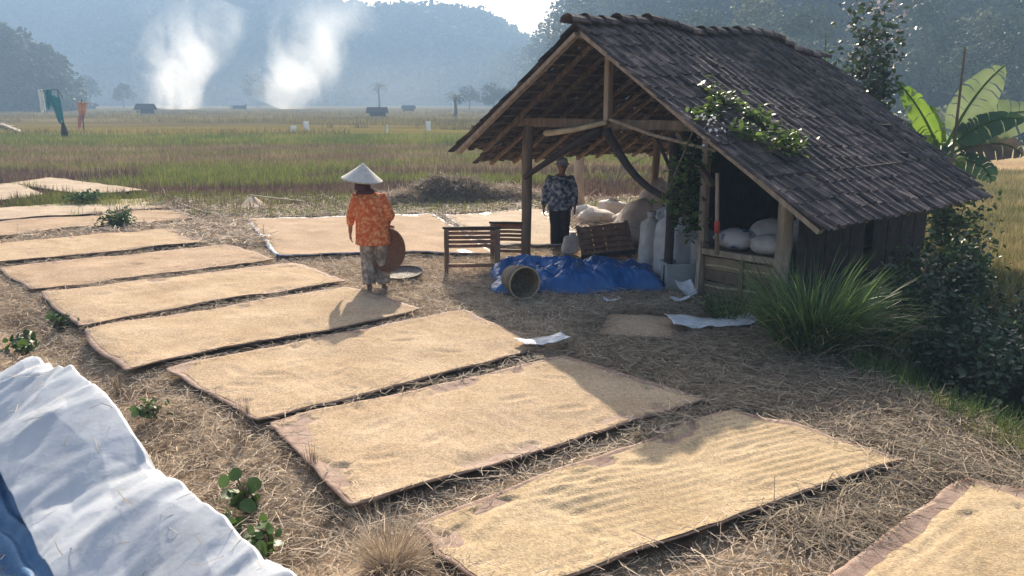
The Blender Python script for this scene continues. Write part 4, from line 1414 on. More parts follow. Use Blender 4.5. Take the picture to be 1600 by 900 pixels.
def straw_heap(name, c, rx, ry, h, n, lab, mat_, seed=0, W_=.014):
    r = np.random.RandomState(seed)
    root = empty(name, tuple(c))
    a = r.uniform(0, 6.283, n); q = np.sqrt(r.uniform(0, 1, n))
    x, y = np.cos(a) * q * rx, np.sin(a) * q * ry
    top = h * (1 - q ** 2) * (.65 + .6 * fbm(x * 1.6 + 9, y * 1.6, seed, 3))
    P = np.stack([x, y, top * r.uniform(.75, 1.05, n) + .02], 1)
    # solid core
    aa = np.linspace(0, 6.283, 25)[:-1]; qs = np.linspace(0, 1, 9)
    A, Q = np.meshgrid(aa, qs)
    cx, cy_ = np.cos(A) * Q * rx, np.sin(A) * Q * ry
    cz = h * (1 - Q ** 2) * (.65 + .6 * fbm(cx * 1.6 + 9, cy_ * 1.6, seed, 3)) * .9 - .03
    V = np.stack([cx, cy_, cz], -1).reshape(-1, 3)
    idx = np.arange(9 * 24).reshape(9, 24)
    f = np.stack([idx[:-1], idx[1:], np.roll(idx, -1, 1)[1:], np.roll(idx, -1, 1)[:-1]], -1).reshape(-1, 4)
    put('heap_core', mesh_np('heap_core', V, [f]), M['straw_dark'], root, True)
    me = straw_mesh(name, P, r.uniform(.2, .6, n), W_, r.uniform(0, 6.283, n), r.normal(-.1, .45, n), r.uniform(0, .08, n), r)
    o = put('straw_cover', me, mat_, root); o['kind'] = 'stuff'
    tag(root, lab, 'straw heap', 'straw heaps at the field edge')


straw_heap('straw_heap', gp(706, 318), 1.35, .8, .62, 5200, 'large grey heap of cut straw left of the hut post', M['straw_dark'], 1)
straw_heap('straw_heap', gp(628, 322), .8, .55, .32, 1800, 'low straw heap just right of the woman', M['straw'], 2)
straw_heap('straw_heap', gp(800, 316), .9, .6, .38, 2200, 'reddish straw heap directly left of the hut post', M['straw'], 3)

# stubble rows of the harvested paddies
r = np.random.RandomState(12)
rows = []
for yb in np.arange(17.5, 62, .26):
    sp = .16 + yb * .004
    xs = np.arange(-24 - yb * .35, 8 + yb * .3, sp)
    rows.append(np.stack([xs + r.normal(0, .05, len(xs)), yb + r.normal(0, .05, len(xs)) + .12 * np.sin(xs * .6)], 1))
P2 = np.concatenate(rows)
vis = np.abs(P2[:, 0]) < P2[:, 1] * .66 + 1
P2 = P2[vis & ~in_mats(P2, .03)]
far = P2[:, 1]
patchy = fbm(P2[:, 0] * .12, P2[:, 1] * .3, 21, 3)
strip = np.abs(((P2[:, 1] - P2[:, 0] * .18) / 7.5) % 1 - .5) < .07          # grassy bunds
greenband = ((P2[:, 1] > 46) & (P2[:, 1] < 57) & (P2[:, 0] < 6))
left_side = (P2[:, 0] < P2[:, 1] * .3 + 4)
is_green = (strip | greenband | (patchy > .72))
q = left_side & ~is_green & (far < 48)
A2 = P2[q]


def tufts(name, A2, per, H_, W_, mat_, lab, seed, spread=.05, cat='stubble', lean=.25, segs=2, curl=.3):
    r = np.random.RandomState(seed)
    B2 = np.repeat(A2, per, 0) + r.normal(0, spread, (len(A2) * per, 2))
    n = len(B2)
    P = np.column_stack([B2, terrain(B2[:, 0], B2[:, 1]) - .01])
    sc = 1 + np.clip((B2[:, 1] - 20) / 40, 0, 1.0)
    me = blade_mesh(name, P, r.uniform(0, 6.283, n), H_ * r.uniform(.5, 1.3, n), W_ * sc, np.abs(r.normal(0, lean, n)), r.uniform(0, curl, n), segs, r)
    o = put(name, me, mat_); tag(o, lab, cat, kind='stuff')


wv = 30 + 5 * (fbm(A2[:, 0] * .08, A2[:, 1] * .1, 71, 2) - .5)
tufts('paddy_stubble', A2[A2[:, 1] < wv], 7, .26, .016, M['stubble_mauve'], 'dark reddish brown rice stubble in rows beyond the mats', 1)
tufts('olive_stubble', A2[A2[:, 1] >= wv], 6, .26, .016, M['stubble'], 'olive brown rice stubble farther out in the paddies', 8)
g2 = P2[left_side & (strip | (patchy > .72)) & (far < 47)]
tufts('bund_grass', g2, 10, .26, .016, M['grass'], 'green grass strips between the harvested paddies', 2, .09, 'grass', .35)
g3 = P2[greenband]
g3 = g3[np.random.RandomState(3).uniform(0, 1, len(g3)) < .8]
tufts('standing_rice', g3, 9, .36, .028, M['rice_green'], 'band of green standing rice across the middle distance', 3, .09, 'rice', .3)
r = np.random.RandomState(13)
n = 24000
F2y = 60 * np.exp(r.uniform(0, 1.25, n))
F2 = np.stack([r.uniform(-1, 1, n) * F2y * .66, F2y], 1)
F2 = F2[(F2[:, 0] < F2[:, 1] * .25) & (fbm(F2[:, 0] * .03, F2[:, 1] * .09, 61, 3) > .46)]
tufts('far_rice', F2, 4, .5, .045, M['rice_far'], 'ochre and olive rice standing in the distant fields', 13, .25, 'rice', .35)
# right field
r = np.random.RandomState(14)
n = 26000
R2y = 10.5 * np.exp(r.uniform(0, 1.2, n))
R2 = np.stack([r.uniform(.44, .70, n) * R2y, R2y], 1)
R2 = R2[(bank_dist(R2[:, 0], R2[:, 1]) > 1.0) & (R2[:, 0] > 0)]
tufts('right_stubble', R2, 6, .36, .024, M['stubble_right'], 'yellowish stubble and weeds in the sunlit field at right', 4, .12, 'stubble', .35, 2, .6)
# ground cover of the low bank at right
n = 6000
R2 = np.stack([r.uniform(2.7, 9, n), r.uniform(3.6, 12, n)], 1)
bdr = bank_dist(R2[:, 0], R2[:, 1])
R2 = R2[(bdr > .05) & (bdr < 3.8)]
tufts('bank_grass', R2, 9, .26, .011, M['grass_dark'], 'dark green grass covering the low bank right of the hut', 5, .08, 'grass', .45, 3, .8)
lit = np.stack([r.uniform(3.4, 5.6, 900), r.uniform(4.6, 7.0, 900)], 1)
bl = bank_dist(lit[:, 0], lit[:, 1]); lit = lit[(bl > -.12) & (bl < .75)]
tufts('fresh_grass', lit, 14, .17, .008, M['grass'], 'bright green grass along the edge of the straw at lower right', 6, .06, 'grass', .4, 3, .7)
n = 700
le = np.stack([r.uniform(-12, -3.6, n), r.uniform(19.2, 21.5, n)], 1)
tufts('mat_edge_grass', le, 12, .22, .016, M['grass'], 'short green grass behind the farthest mats at left', 7, .12, 'grass', .4, 2, .5)

# ------------------------------------------------------------------ big grass clump by the hut
def grass_clump(name, c, rad, n, Lr, mat_, lab, cat='grass clump', seed=0, W_=.022, lean=(.03, .42), curl=(.4, 1.9), group=None):
    r = np.random.RandomState(seed)
    root = empty(name, (c[0], c[1], float(terrain(np.array(c[0]), np.array(c[1])))))
    a = r.uniform(0, 6.283, n); q = np.sqrt(r.uniform(0, 1, n))
    P = np.stack([np.cos(a) * q * rad, np.sin(a) * q * rad, np.full(n, -.02)], 1)
    yaw = a + r.normal(0, .55, n)
    ln = lean[0] + (lean[1] - lean[0]) * q * r.uniform(.5, 1.2, n)
    me = blade_mesh(name, P, yaw, r.uniform(*Lr, n), W_ * r.uniform(.6, 1.3, n), ln, r.uniform(*curl, n), 6, r)
    put('blades', me, mat_, root)['kind'] = 'stuff'
    if n > 300 and mat_ is not M['straw']:
        k = n // 5
        me = blade_mesh('dead_blades', P[:k] * 1.1, yaw[:k] + .6, r.uniform(Lr[0] * .5, Lr[1] * .85, k), W_ * .8, ln[:k] * 1.5 + .15, r.uniform(.6, 2.2, k), 6, r)
        put('dead_blades', me, M['straw_dark'], root)['kind'] = 'stuff'
    tag(root, lab, cat, group)
    return root


grass_clump('grass_clump', (2.92, 7.85), .28, 1000, (.6, 1.2), M['grass_clump'], 'big drooping clump of long green grass beside the hut', seed=1)
grass_clump('grass_clump', (3.65, 8.3), .26, 400, (.5, .9), M['grass_dark'], 'second green grass clump behind the big one, under the eave', seed=2)
grass_clump('grass_clump', (2.42, 8.95), .18, 260, (.3, .6), M['grass_dark'], 'small grass tuft at the foot of the plank wall', seed=3)
grass_clump('dry_grass_clump', tuple(gp(610, 880)[:2]), .10, 520, (.22, .42), M['straw'], 'tuft of dry golden grass at the bottom centre', 'grass clump', 4, .006, (.1, 1.0), (.2, 1.0))
for k, (px, py, lab) in enumerate([(487, 735, 'upright cut stubble stalks left of the tan grain mat'), (382, 655, 'short bundle of stubble stalks at the corner of two mats'), (185, 600, 'broken stubble stalks near the white sheet'), (375, 690, 'stubble stalks leaning between ditch and mats')]):
    p = gp(px, py)
    grass_clump('stubble_stalks', tuple(p[:2]), .035, 26, (.14, .26), M['straw_dark'], lab, 'stubble', 20 + k, .009, (.02, .2), (0, .1), 'cut stalks along the ditch')


# ------------------------------------------------------------------ shrubs, vines, banana
def shrub(name, c, rx, rz, n, leaf, mat_, lab, seed=0, cat='shrub', group=None, stems=7, aspect=.5, z=None):
    r = np.random.RandomState(seed)
    z0 = float(terrain(np.array(c[0]), np.array(c[1]))) if z is None else z
    root = empty(name, (c[0], c[1], z0))
    mb = MB(); P = []
    for k in range(stems):
        a = r.uniform(0, 6.283); q = r.uniform(.2, .8) * rx
        e = Vector((math.cos(a) * q, math.sin(a) * q, rz * r.uniform(.6, 1.0)))
        mb.tube([(0, 0, -.05), e * .5 + Vector((0, 0, .05)), e], [.018, .012, .005], 5)
        m = n // stems
        t = r.uniform(.25, 1.0, m)[:, None]
        pts = np.array(e)[None] * t + r.normal(0, 1, (m, 3)) * [rx * .26, rx * .26, rz * .16]
        P.append(pts)
    P = np.concatenate(P); P[:, 2] = np.abs(P[:, 2]) + .02
    mb.build('stems', M['bark'], root)
    put('leaves', fine_leaf_mesh('leaves', P, leaf, aspect * 1.1, .5, r), mat_, root)
    tag(root, lab, cat, group)
    return root


G = 'shrubs on the shaded bank'
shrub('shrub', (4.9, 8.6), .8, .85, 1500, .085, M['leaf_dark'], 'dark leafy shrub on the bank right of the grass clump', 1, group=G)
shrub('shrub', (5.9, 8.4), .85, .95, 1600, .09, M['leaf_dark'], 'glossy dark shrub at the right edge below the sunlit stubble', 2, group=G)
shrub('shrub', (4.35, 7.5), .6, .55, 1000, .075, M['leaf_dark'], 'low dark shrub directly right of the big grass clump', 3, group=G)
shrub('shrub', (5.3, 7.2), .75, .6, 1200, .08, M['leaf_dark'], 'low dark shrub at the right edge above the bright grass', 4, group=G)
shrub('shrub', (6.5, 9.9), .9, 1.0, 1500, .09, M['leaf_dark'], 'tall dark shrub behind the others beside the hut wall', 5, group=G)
shrub('shrub', (4.55, 9.25), .55, .85, 900, .08, M['leaf_dark'], 'dark shrub added against the board wall for the deep shade there', 61, group=G)  # added shrub, its dark leaves stand in for deep shadow on the wall
shrub('shrub', (5.35, 9.95), .55, .95, 900, .085, M['leaf_dark'], 'dark shrub added to darken the far half of the board wall', 62, group=G)  # also added, covers the wall where deep shadow lies
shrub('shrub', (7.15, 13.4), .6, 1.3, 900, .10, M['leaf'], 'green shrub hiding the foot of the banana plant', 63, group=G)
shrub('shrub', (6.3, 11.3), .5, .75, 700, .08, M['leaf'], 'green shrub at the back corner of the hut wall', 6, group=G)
shrub('weed', tuple(gp(128, 322)[:2]), .55, .28, 500, .09, M['grass_dark'], 'heap of green weeds lying on the pale left mat', 7, 'weed', z=.07)
shrub('weed', tuple(gp(185, 358)[:2]), .38, .36, 420, .09, M['leaf'], 'green weed tuft growing between two left mats', 8, 'weed')
for k, (px, py, rx, rz, lf, n, lab) in enumerate([
        (385, 770, .16, .26, .10, 34, 'broad leafed green weed beside the white sheet'),
        (415, 830, .15, .20, .085, 36, 'green weed at the lower end of the white sheet'),
        (350, 800, .12, .18, .08, 20, 'small weed half hidden by the white sheet'),
        (30, 540, .25, .22, .09, 60, 'grey green weed behind the top of the white sheet'),
        (90, 505, .2, .2, .07, 60, 'low weed left of the first long mats'),
        (240, 640, .16, .14, .06, 50, 'tiny weed in the ditch beside the white sheet')]):
    shrub('weed', tuple(gp(px, py)[:2]), rx, rz, n, lf, M['leaf'], lab, 30 + k, 'weed', 'weeds along the ditch', 5, .8)


def vine(name, pts, n, leaf, spread, mat_, lab, seed, flowers=None):
    r = np.random.RandomState(seed)
    pts = [Vector(p) for p in pts]
    root = empty(name, tuple(pts[0]))
    o0 = pts[0]
    mb = MB(); mb.tube([p - o0 for p in pts], .012, 5); mb.build('stem', M['bark'], root)
    t = r.uniform(0, len(pts) - 1.001, n); i = t.astype(int); f = (t - i)[:, None]
    A = np.array([tuple(p - o0) for p in pts])
    P = A[i] * (1 - f) + A[i + 1] * f + r.normal(0, spread, (n, 3)) * [1, 1, .7]
    P[:, 2] += .02
    put('leaves', fine_leaf_mesh('leaves', P, leaf, .8, 1.0, r), mat_, root)
    if flowers is not None:
        m = 40
        Q = np.array(flowers) - np.array(o0) + r.normal(0, .075, (m, 3))
        put('flowers', leaf_mesh('flowers', Q, .05, .8, .6, r), M['flower'], root)['kind'] = 'stuff'
    tag(root, lab, 'vine', 'vines climbing on the hut')


def roofW(s, u, off=.06):
    v, z = roof_pt(1, s, u); p = W(u, v, z); return p + np.array([0, 0, off])


vine('vine', [W(-.85, -3.3, 1.2), roofW(.52, -.60), roofW(.50, -.3), roofW(.47, .05)], 150, .085, .07, M['leaf_vine'], 'leafy vine with white flowers at the roof edge', 1, roofW(.575, -.66, .08))
vine('vine', [roofW(.38, .10), roofW(.46, .32), roofW(.55, .46), roofW(.65, .50), roofW(.72, .40)], 280, .085, .09, M['leaf_vine'], 'yellow green vine trailing down the tiles above the store', 2)
vine('vine', [roofW(.58, -.25), roofW(.66, .0), roofW(.70, .3), roofW(.66, .55)], 300, .08, .11, M['leaf_vine'], 'tangled vine low on the tiles near the roof edge', 3)
vine('vine', [W(-.3, -3.30, .85), W(-.35, -3.25, 1.15), W(-.4, -3.3, 1.5), W(-.5, -3.5, 1.85)], 300, .095, .10, M['leaf'], 'thick dark green creeper hanging in front of the store', 4)


def banana_leaf(name, base, yaw, el, L, Wd, droop, mat_, parent, seed, twist=0.0, tear=.5):
    r = np.random.RandomState(seed)
    n = 26
    p = Vector(base); e = el
    V = []; Fs = []
    petiole = .18
    mids = []; sides = []; ups = []
    for k in range(n + 1):
        d = Vector((math.cos(yaw) * math.cos(e), math.sin(yaw) * math.cos(e), math.sin(e)))
        s = Vector((-math.sin(yaw), math.cos(yaw), 0))
        u_ = d.cross(s) * -1
        if u_.z < 0 and abs(e) < 1.4: u_ = -u_
        s2 = s * math.cos(twist) + u_ * math.sin(twist); u2 = u_ * math.cos(twist) - s * math.sin(twist)
        mids.append(p.copy()); sides.append(s2); ups.append(u2)
        p = p + d * (L / n)
        e -= droop / n * (0.4 + 1.2 * k / n)
    for sg in (-1, 1):
        k = 0
        while k < n:
            t0 = k / n
            if t0 < petiole: k += 1; continue
            seg = r.randint(1, 4) if r.uniform() < tear else r.randint(3, 6)
            k1 = min(n, k + seg)
            hang = r.uniform(.0, .5) * tear
            b = len(V)
            for q in range(k, k1 + 1):
                t = (q / n - petiole) / (1 - petiole)
                w = Wd * .5 * (math.sin(math.pi * min(1, max(0, t) ** .8 * .93 + .06)) ** .7)
                gap = (-.012 if q == k1 else 0) * L
                sv = sides[q] * sg * math.cos(hang + .25) + ups[q] * (.25 - math.sin(hang) * .9)
                fwd = (mids[min(q + 1, n)] - mids[max(q - 1, 0)]).normalized()
                V.append(mids[q] + fwd * gap * .2)
                V.append(mids[q] + sv * w * .55 + fwd * (w * .15 + gap))
                V.append(mids[q] + sv * w + fwd * (w * .22 + gap) - Vector((0, 0, w * .22 + r.uniform(0, .02))))
            for q in range(k1 - k):
                for c in range(2):
                    a = b + q * 3 + c
                    Fs.append((a, a + 1, a + 4, a + 3))
            k = k1
    mb = MB(); mb.add(V, Fs)
    leaf = mb.build(name, mat_, parent, smooth=True)
    m2 = MB(); m2.tube(mids[::2], [.028 * (1 - .8 * i / len(mids[::2])) + .004 for i in range(len(mids[::2]))], 6)
    m2.build('midrib', M['banana'], leaf)
    return leaf


def banana(c, lab, leaves, h, seed):
    z0 = float(terrain(np.array(c[0]), np.array(c[1])))
    root = empty('banana_plant', (c[0], c[1], z0))
    mb = MB(); mb.tube([(0, 0, -.1), (.03, 0, h * .5), (0, .02, h)], [.11, .09, .06], 10); mb.build('stem', M['banana_dark'], root, True)
    for k, (yaw, el, L, w, dr, m_, tw) in enumerate(leaves):
        banana_leaf('leaf', (0, 0, h - .08 - .03 * k), math.radians(yaw), math.radians(el), L, w, dr, M[m_], root, seed * 10 + k, tw)
    tag(root, lab, 'banana plant', 'banana plants behind the hut')


p = at(1478, 210, 15.5)
bn = (float(p[0]), 15.5)
zt = float(terrain(np.array(bn[0]), np.array(bn[1])))
banana(bn, 'large banana plant with torn leaves behind the right end of the roof', [
    (8, 68, 1.85, .78, .55, 'banana_pale', 1.15),
    (2, 44, 2.0, .85, 1.1, 'banana_pale', 1.0),
    (20, 30, 1.9, .7, 1.2, 'banana_dark', .9),
    (-20, 55, 1.5, .6, 1.3, 'banana_dark', 1.0),
    (150, 48, 1.3, .6, 1.5, 'banana_dark', -1.1),
    (-8, 34, 1.5, .62, 1.5, 'banana_dry', 1.1),
    (-35, 12, 1.0, .55, 1.7, 'banana_dark', .9),
    (172, 66, 1.75, .55, .45, 'banana', -1.2),
    (184, 38, 1.6, .80, 1.7, 'banana_dark', -1.0),
    (100, 72, 1.2, .5, .4, 'banana', 1.3),
    (215, 52, 1.1, .5, 1.4, 'banana', -1.1),
    (-95, 40, .8, .45, 1.6, 'banana', .4),
    (60, 40, 1.4, .6, 1.4, 'banana_dark', .6)], CAM_H - (225 - HORIZON) / F_PX * 15.5 - zt, 3)
p = at(1288, 140, 17.0)
bn2 = (float(p[0]), 17.0)
zt2 = float(terrain(np.array(bn2[0]), np.array(bn2[1])))
banana(bn2, 'single upright green banana leaf showing above the roof', [(80, 82, 1.35, .36, .3, 'banana', 1.4), (200, 40, .9, .3, 1.2, 'banana_dark', 0)], 2.55, 5)
# bush with pale flecks, leaning pole behind the roof
root_xy = at(1362, 150, 16.0)
fb = shrub('flecked_bush', (float(root_xy[0]), 16.0),   .75, 4.0, 2600, .14, M['leaf_dark'], 'tall bush with pinkish white flecks behind the roof', 41, 'bush', stems=11)
r = np.random.RandomState(5)
ps = []
for e in np.linspace(0, 1, 150):
    ps.append([r.normal(0, .28), r.normal(0, .25), 2.9 + 1.35 * r.uniform(0, 1)])
put('flecks', leaf_mesh('flecks', np.array(ps), .085, .8, .5, r), M['fleck_pink'], fb)  # pinkish white flecks scattered through the upper part of the bush
a, b = at(1492, 215, 15.0), at(1508, 74, 15.0)
mb = MB(); mb.tube([(a[0] - .1, 15.0, -.7), a, b], [.03, .026, .018], 7)
tag(mb.build('bare_pole', M['wood']), 'thin bare pole standing up beside the banana plant', 'pole')
# shrubs at foot of the right hill
for k, (px, Y, lab) in enumerate([(1440, 62, 'pale shrub at the foot of the hill left of the torn banana leaves'), (1540, 64, 'low shrub at the foot of the hill below the banana leaf'), (1600, 60, 'low shrub at the hill foot on the right edge')]):
    b = ground_at(px, Y)
    shrub('shrub', (b[0], b[1]), 2.6, 2.4, 900, .38, M['forest_pale' if k == 0 else 'forest'], lab, 50 + k, group='shrubs below the right hill')  # first shrub takes the paler leaf colour

# ------------------------------------------------------------------ things round the hut
# slatted bench / threshing rack at the left
def rack(name, loc, rz, w, d, h, lab, nslat=5, tilt=None, legs=True):
    root = empty(name, loc, rz)
    if tilt: root.rotation_euler = tilt
    t = .055
    if legs:
        for sx in (-1, 1):
            for sy in (-1, 1):
                mb = MB(); mb.bar((sx * (w / 2 - t / 2), sy * (d / 2 - t / 2), 0), (sx * (w / 2 - t / 2), sy * (d / 2 - t / 2), h - (.0 if sy < 0 else .08)), t * 1.3, t, up=(1, 0, 0), jitter=.004)
                mb.build('leg', M['wood'], root)
    for sx in (-1, 1):
        mb = MB(); mb.bar((sx * (w / 2 - t / 2), -d / 2 - .01, h + .02), (sx * (w / 2 - t / 2), d / 2 + .01, h - .06), t, .05); mb.build('side_rail', M['wood'], root)
    mb = MB(); mb.bar((-w / 2 - .02, -d / 2 + .02, h + .06), (w / 2 + .02, -d / 2 + .02, h + .06), .05, .03); mb.build('top_rail', M['wood_dark'], root)
    for k in range(nslat):
        y = -d / 2 + .03
        z = h - .02 - k * .062
        mb = MB(); mb.bar((-w / 2 + .05, y, z), (w / 2 - .05, y, z), .02, .045, jitter=.003); mb.build('slat', M['wood_red'], root)
    for k in range(6):
        y = -d / 2 + .08 + k * (d - .12) / 5
        mb = MB(); mb.bar((-w / 2, y, h + .035 - .08 * k / 5), (w / 2, y, h + .035 - .08 * k / 5), .04, .02); mb.build('slat', M['wood_red'], root)
    if legs:
        mb = MB(); mb.bar((-w / 2 + .05, -d / 2 + .03, .13), (w / 2 - .05, -d / 2 + .03, .13), .03, .05); mb.build('stretcher', M['wood_red'], root)
    tag(root, lab, 'bench')
    return root


c = gp(735, 428)
rack('slatted_bench', (c[0] + .02, c[1] + .22, 0), .05, .80, .55, .62, 'reddish slatted wooden bench on four legs left of the hut post', 4)
c = gp(800, 408)
rack('slatted_bench', (c[0] - .02, c[1] + .35, 0), -.12, .6, .4, .52, 'smaller slatted bench half hidden behind the hut post', 4)
c = gp(940, 402)
o = rack('slatted_crate', (c[0] + .05, c[1], .26), .0, .84, .62, .06, 'wooden slatted crate tipped up against its support under the roof', 2, tilt=(math.radians(52), math.radians(-6), math.radians(4)), legs=False)
mb = MB(); mb.bar((-.36, -.2, 0), (-.6, -.42, -.28), .07, .05); mb.build('leg', M['wood_red'], o)
mb = MB(); mb.bar((.36, -.2, 0), (.30, -.52, -.2), .07, .05); mb.build('leg', M['wood_red'], o)
for k in range(4):
    mb = MB(); mb.box((-.29 + k * .195, .02, .02), (.185, .46, .018)); mb.build('board', M['wood_red'], o)


def crumple(name, outline_c, ax, ay, rot, h, seed, mat_, lab, cat, nu=110, nv=70, fr=2.2, edge=2.2, z0=.0, sharp=1.0, base_amp=1.0):
    s, t = np.meshgrid(np.linspace(-1, 1, nu), np.linspace(-1, 1, nv))
    wob = 1 + .22 * (fbm(s * 1.5 + 4, t * 1.5 + seed, seed, 3) - .5)
    X0 = s * ax * wob; Y0 = t * ay * wob
    wx_ = X0 + .12 * (vnoise(X0 * 2.5, Y0 * 2.5, seed + 90) - .5); wy_ = Y0 + .12 * (vnoise(X0 * 2.5, Y0 * 2.5, seed + 91) - .5)
    rid = .36 * vnoise(wx_ * fr * .55, wy_ * fr * .8, seed) + .38 * tnoise(wx_ * fr * 1.3, wy_ * fr * 2.2, seed + 5, .5) + .24 * tnoise(wx_ * fr * 3.2, wy_ * fr * 3.8, seed + 9, 1.1) + .11 * tnoise(wx_ * fr * 7, wy_ * fr * 8, seed + 13, .1)
    r2 = np.clip(np.maximum(np.abs(s), np.abs(t)), 0, 1)
    rad = np.clip(1 - r2 ** edge, 0, 1)
    low = fbm(X0 * .9 + seed, Y0 * .9, seed + 50, 3)
    Z = h * rad ** .6 * (.18 * base_amp * low * 1.6 + 1.05 * rid) + .012
    ca, sa = math.cos(rot), math.sin(rot)
    X = X0 * ca - Y0 * sa; Y = X0 * sa + Y0 * ca
    X = X + .05 * (vnoise(X0 * 5, Y0 * 5, seed + 70) - .5); Y = Y + .05 * (vnoise(X0 * 5, Y0 * 5, seed + 71) - .5)
    Z = Z + terrain(X + outline_c[0], Y + outline_c[1]) + z0
    V1 = np.stack([X, Y, Z], -1).reshape(-1, 3); n = len(V1)
    idx = np.arange(n).reshape(nv, nu)
    f4 = np.stack([idx[:-1, :-1], idx[:-1, 1:], idx[1:, 1:], idx[1:, :-1]], -1).reshape(-1, 4)
    rim = np.concatenate([idx[0, :], idx[1:, -1], idx[-1, -2::-1], idx[-2:0:-1, 0]])
    me = mesh_np(name, np.concatenate([V1, V1 - [0, 0, .006]]), [f4, f4[:, ::-1] + n, np.stack([np.roll(rim, -1), rim, rim + n, np.roll(rim, -1) + n], -1)])
    o = put(name, me, mat_, None, False)
    o.location = (outline_c[0], outline_c[1], 0)
    tag(o, lab, cat)
    return o


c = (gp(755, 448) + gp(1020, 460) + gp(905, 405)) / 3
crumple('blue_tarpaulin', (c[0] + .06, c[1] - .22), 1.16, .66, .02, .47, 3, M['tarp_blue'], 'crumpled blue tarpaulin heaped in front of the hut', 'tarpaulin', fr=2.4, nu=210, nv=130)
# basket lying on its side
root = empty('basket', tuple(gp(820, 470)), 0)
root.location.z = .27
root.rotation_euler = (math.radians(90), 0, math.radians(24)); root.scale = (.86, .86, .86); root.location.z = .225
mb = MB()
prof = [(.0, -.48), (.17, -.48), (.19, -.44), (.225, -.2), (.245, .0), (.225, .0), (.205, -.2), (.17, -.42), (.0, -.43)]
mb.lathe(prof[1:-1], n=28); mb.build('basket_body', M['basket'], root, True)
mb = MB(); mb.lathe([(.005, -.445), (.16, -.445), (.16, -.425), (.005, -.425)], n=24); mb.build('base', M['basket_dark'], root)
mb = MB(); mb.tube([(math.cos(a) * .238, math.sin(a) * .238, 0) for a in np.linspace(0, 2 * math.pi, 29)], .012, 6, cap=False); mb.build('rim', M['bamboo'], root, True)
tag(root, 'round basket lying on its side with its mouth toward the camera', 'basket')


def sack(name, loc, w, d, h, lab, mat_='sack', seed=0, rz=0, lean=(0, 0), tied=True, lying=False, group='filled sacks', slump=.0, lump=.17):
    n, m = 22, 18
    r = np.random.RandomState(seed)
    root = empty(name, loc, rz)
    V = np.zeros((m, n, 3))
    for j in range(m):
        t = j / (m - 1)
        prof = (min(1, t / .08) ** .5) * (1 - .12 * t)
        if tied:
            prof *= (1 - .72 * float(sstep(.80, .90, t))) if t < .92 else .28 + 2.2 * (t - .92)
        else:
            prof = (1 - abs(2 * t - 1) ** 2.2) ** .55 * (1 + .12 * (1 - t)) + .10
        for i in range(n):
            a = 2 * math.pi * i / n
            ca, sa = math.cos(a), math.sin(a)
            sq = (abs(ca) ** 3 + abs(sa) ** 3) ** (-1 / 3)
            q = prof * sq * (1 + lump * (fbm(np.array(math.cos(a) * 1.5 + seed), np.array(t * 3.5 + math.sin(a) * 1.5), seed, 3) - .5) * 2 + (.14 * math.sin(a * 9 + seed + 3 * t) * float(sstep(.6, .88, t)) if tied else .05 * math.sin(a * 5 + 7 * t + seed) * math.sin(math.pi * t)))
            V[j, i] = (ca * q * w / 2 + lean[0] * t, sa * q * d / 2 + lean[1] * t, t * h - slump * h * t * t * (1 + .5 * ca))
    idx = np.arange(n * m).reshape(m, n)
    f = np.stack([idx[:-1], np.roll(idx, -1, 1)[:-1], np.roll(idx, -1, 1)[1:], idx[1:]], -1).reshape(-1, 4)
    VV = V.reshape(-1, 3)
    VV = np.concatenate([VV, [V[0].mean(0)], [V[-1].mean(0) - [0, 0, .02]]])
    cb = np.stack([np.roll(idx[0], -1), idx[0], np.full(n, n * m)], -1); ct = np.stack([idx[-1], np.roll(idx[-1], -1), np.full(n, n * m + 1)], -1)
    o = put('sack_body', mesh_np('sack_body', VV, [f, cb, ct]), M[mat_], root, True)
    if tied:
        zt_ = .905 * h
        mb = MB(); mb.tube([(math.cos(a) * w * .16 + lean[0] * .9, math.sin(a) * d * .16 + lean[1] * .9, zt_ - slump * h * .8) for a in np.linspace(0, 2 * math.pi, 13)], .008, 5, cap=False)
        mb.build('tie', M['bamboo'], root)
    if lying: root.rotation_euler = lying
    tag(root, lab, 'sack', group)
    return root


c = gp(1014, 424)
sack('sack', (c[0], c[1], 0), .34, .30, .88, 'tall narrow pale sack standing nearest the blue tarpaulin', 'sack', 1, .3, (.02, .02))
c = gp(1068, 443)
sack('sack', (c[0] - .02, c[1] + .05, 0), .44, .36, .92, 'tall grey sack standing behind the grey box', 'sack_grey', 2, .2)
c = gp(1090, 440)
sack('sack', (c[0] + .12, c[1] + .30, 0), .34, .34, .80, 'grey sack squeezed between the tall sack and the store', 'sack_grey', 3, .5)
c = gp(1040, 418)
sack('sack', (c[0] + .05, c[1] + .25, 0), .4, .36, 1.0, 'dark shaded sack leaning on the hut post', 'sack_grey', 4, .1)
c = gp(1045, 436)
sack('sack', (c[0] - .02, c[1] + .02, 0), .36, .32, .98, 'tall pale sack standing between the narrow sack and the grey one', 'sack', 31, .6, (.0, .02))
c = gp(1092, 446)
sack('sack', (c[0], c[1] + .08, 0), .30, .28, .74, 'short pale sack against the front edge of the store', 'sack', 32, .1)
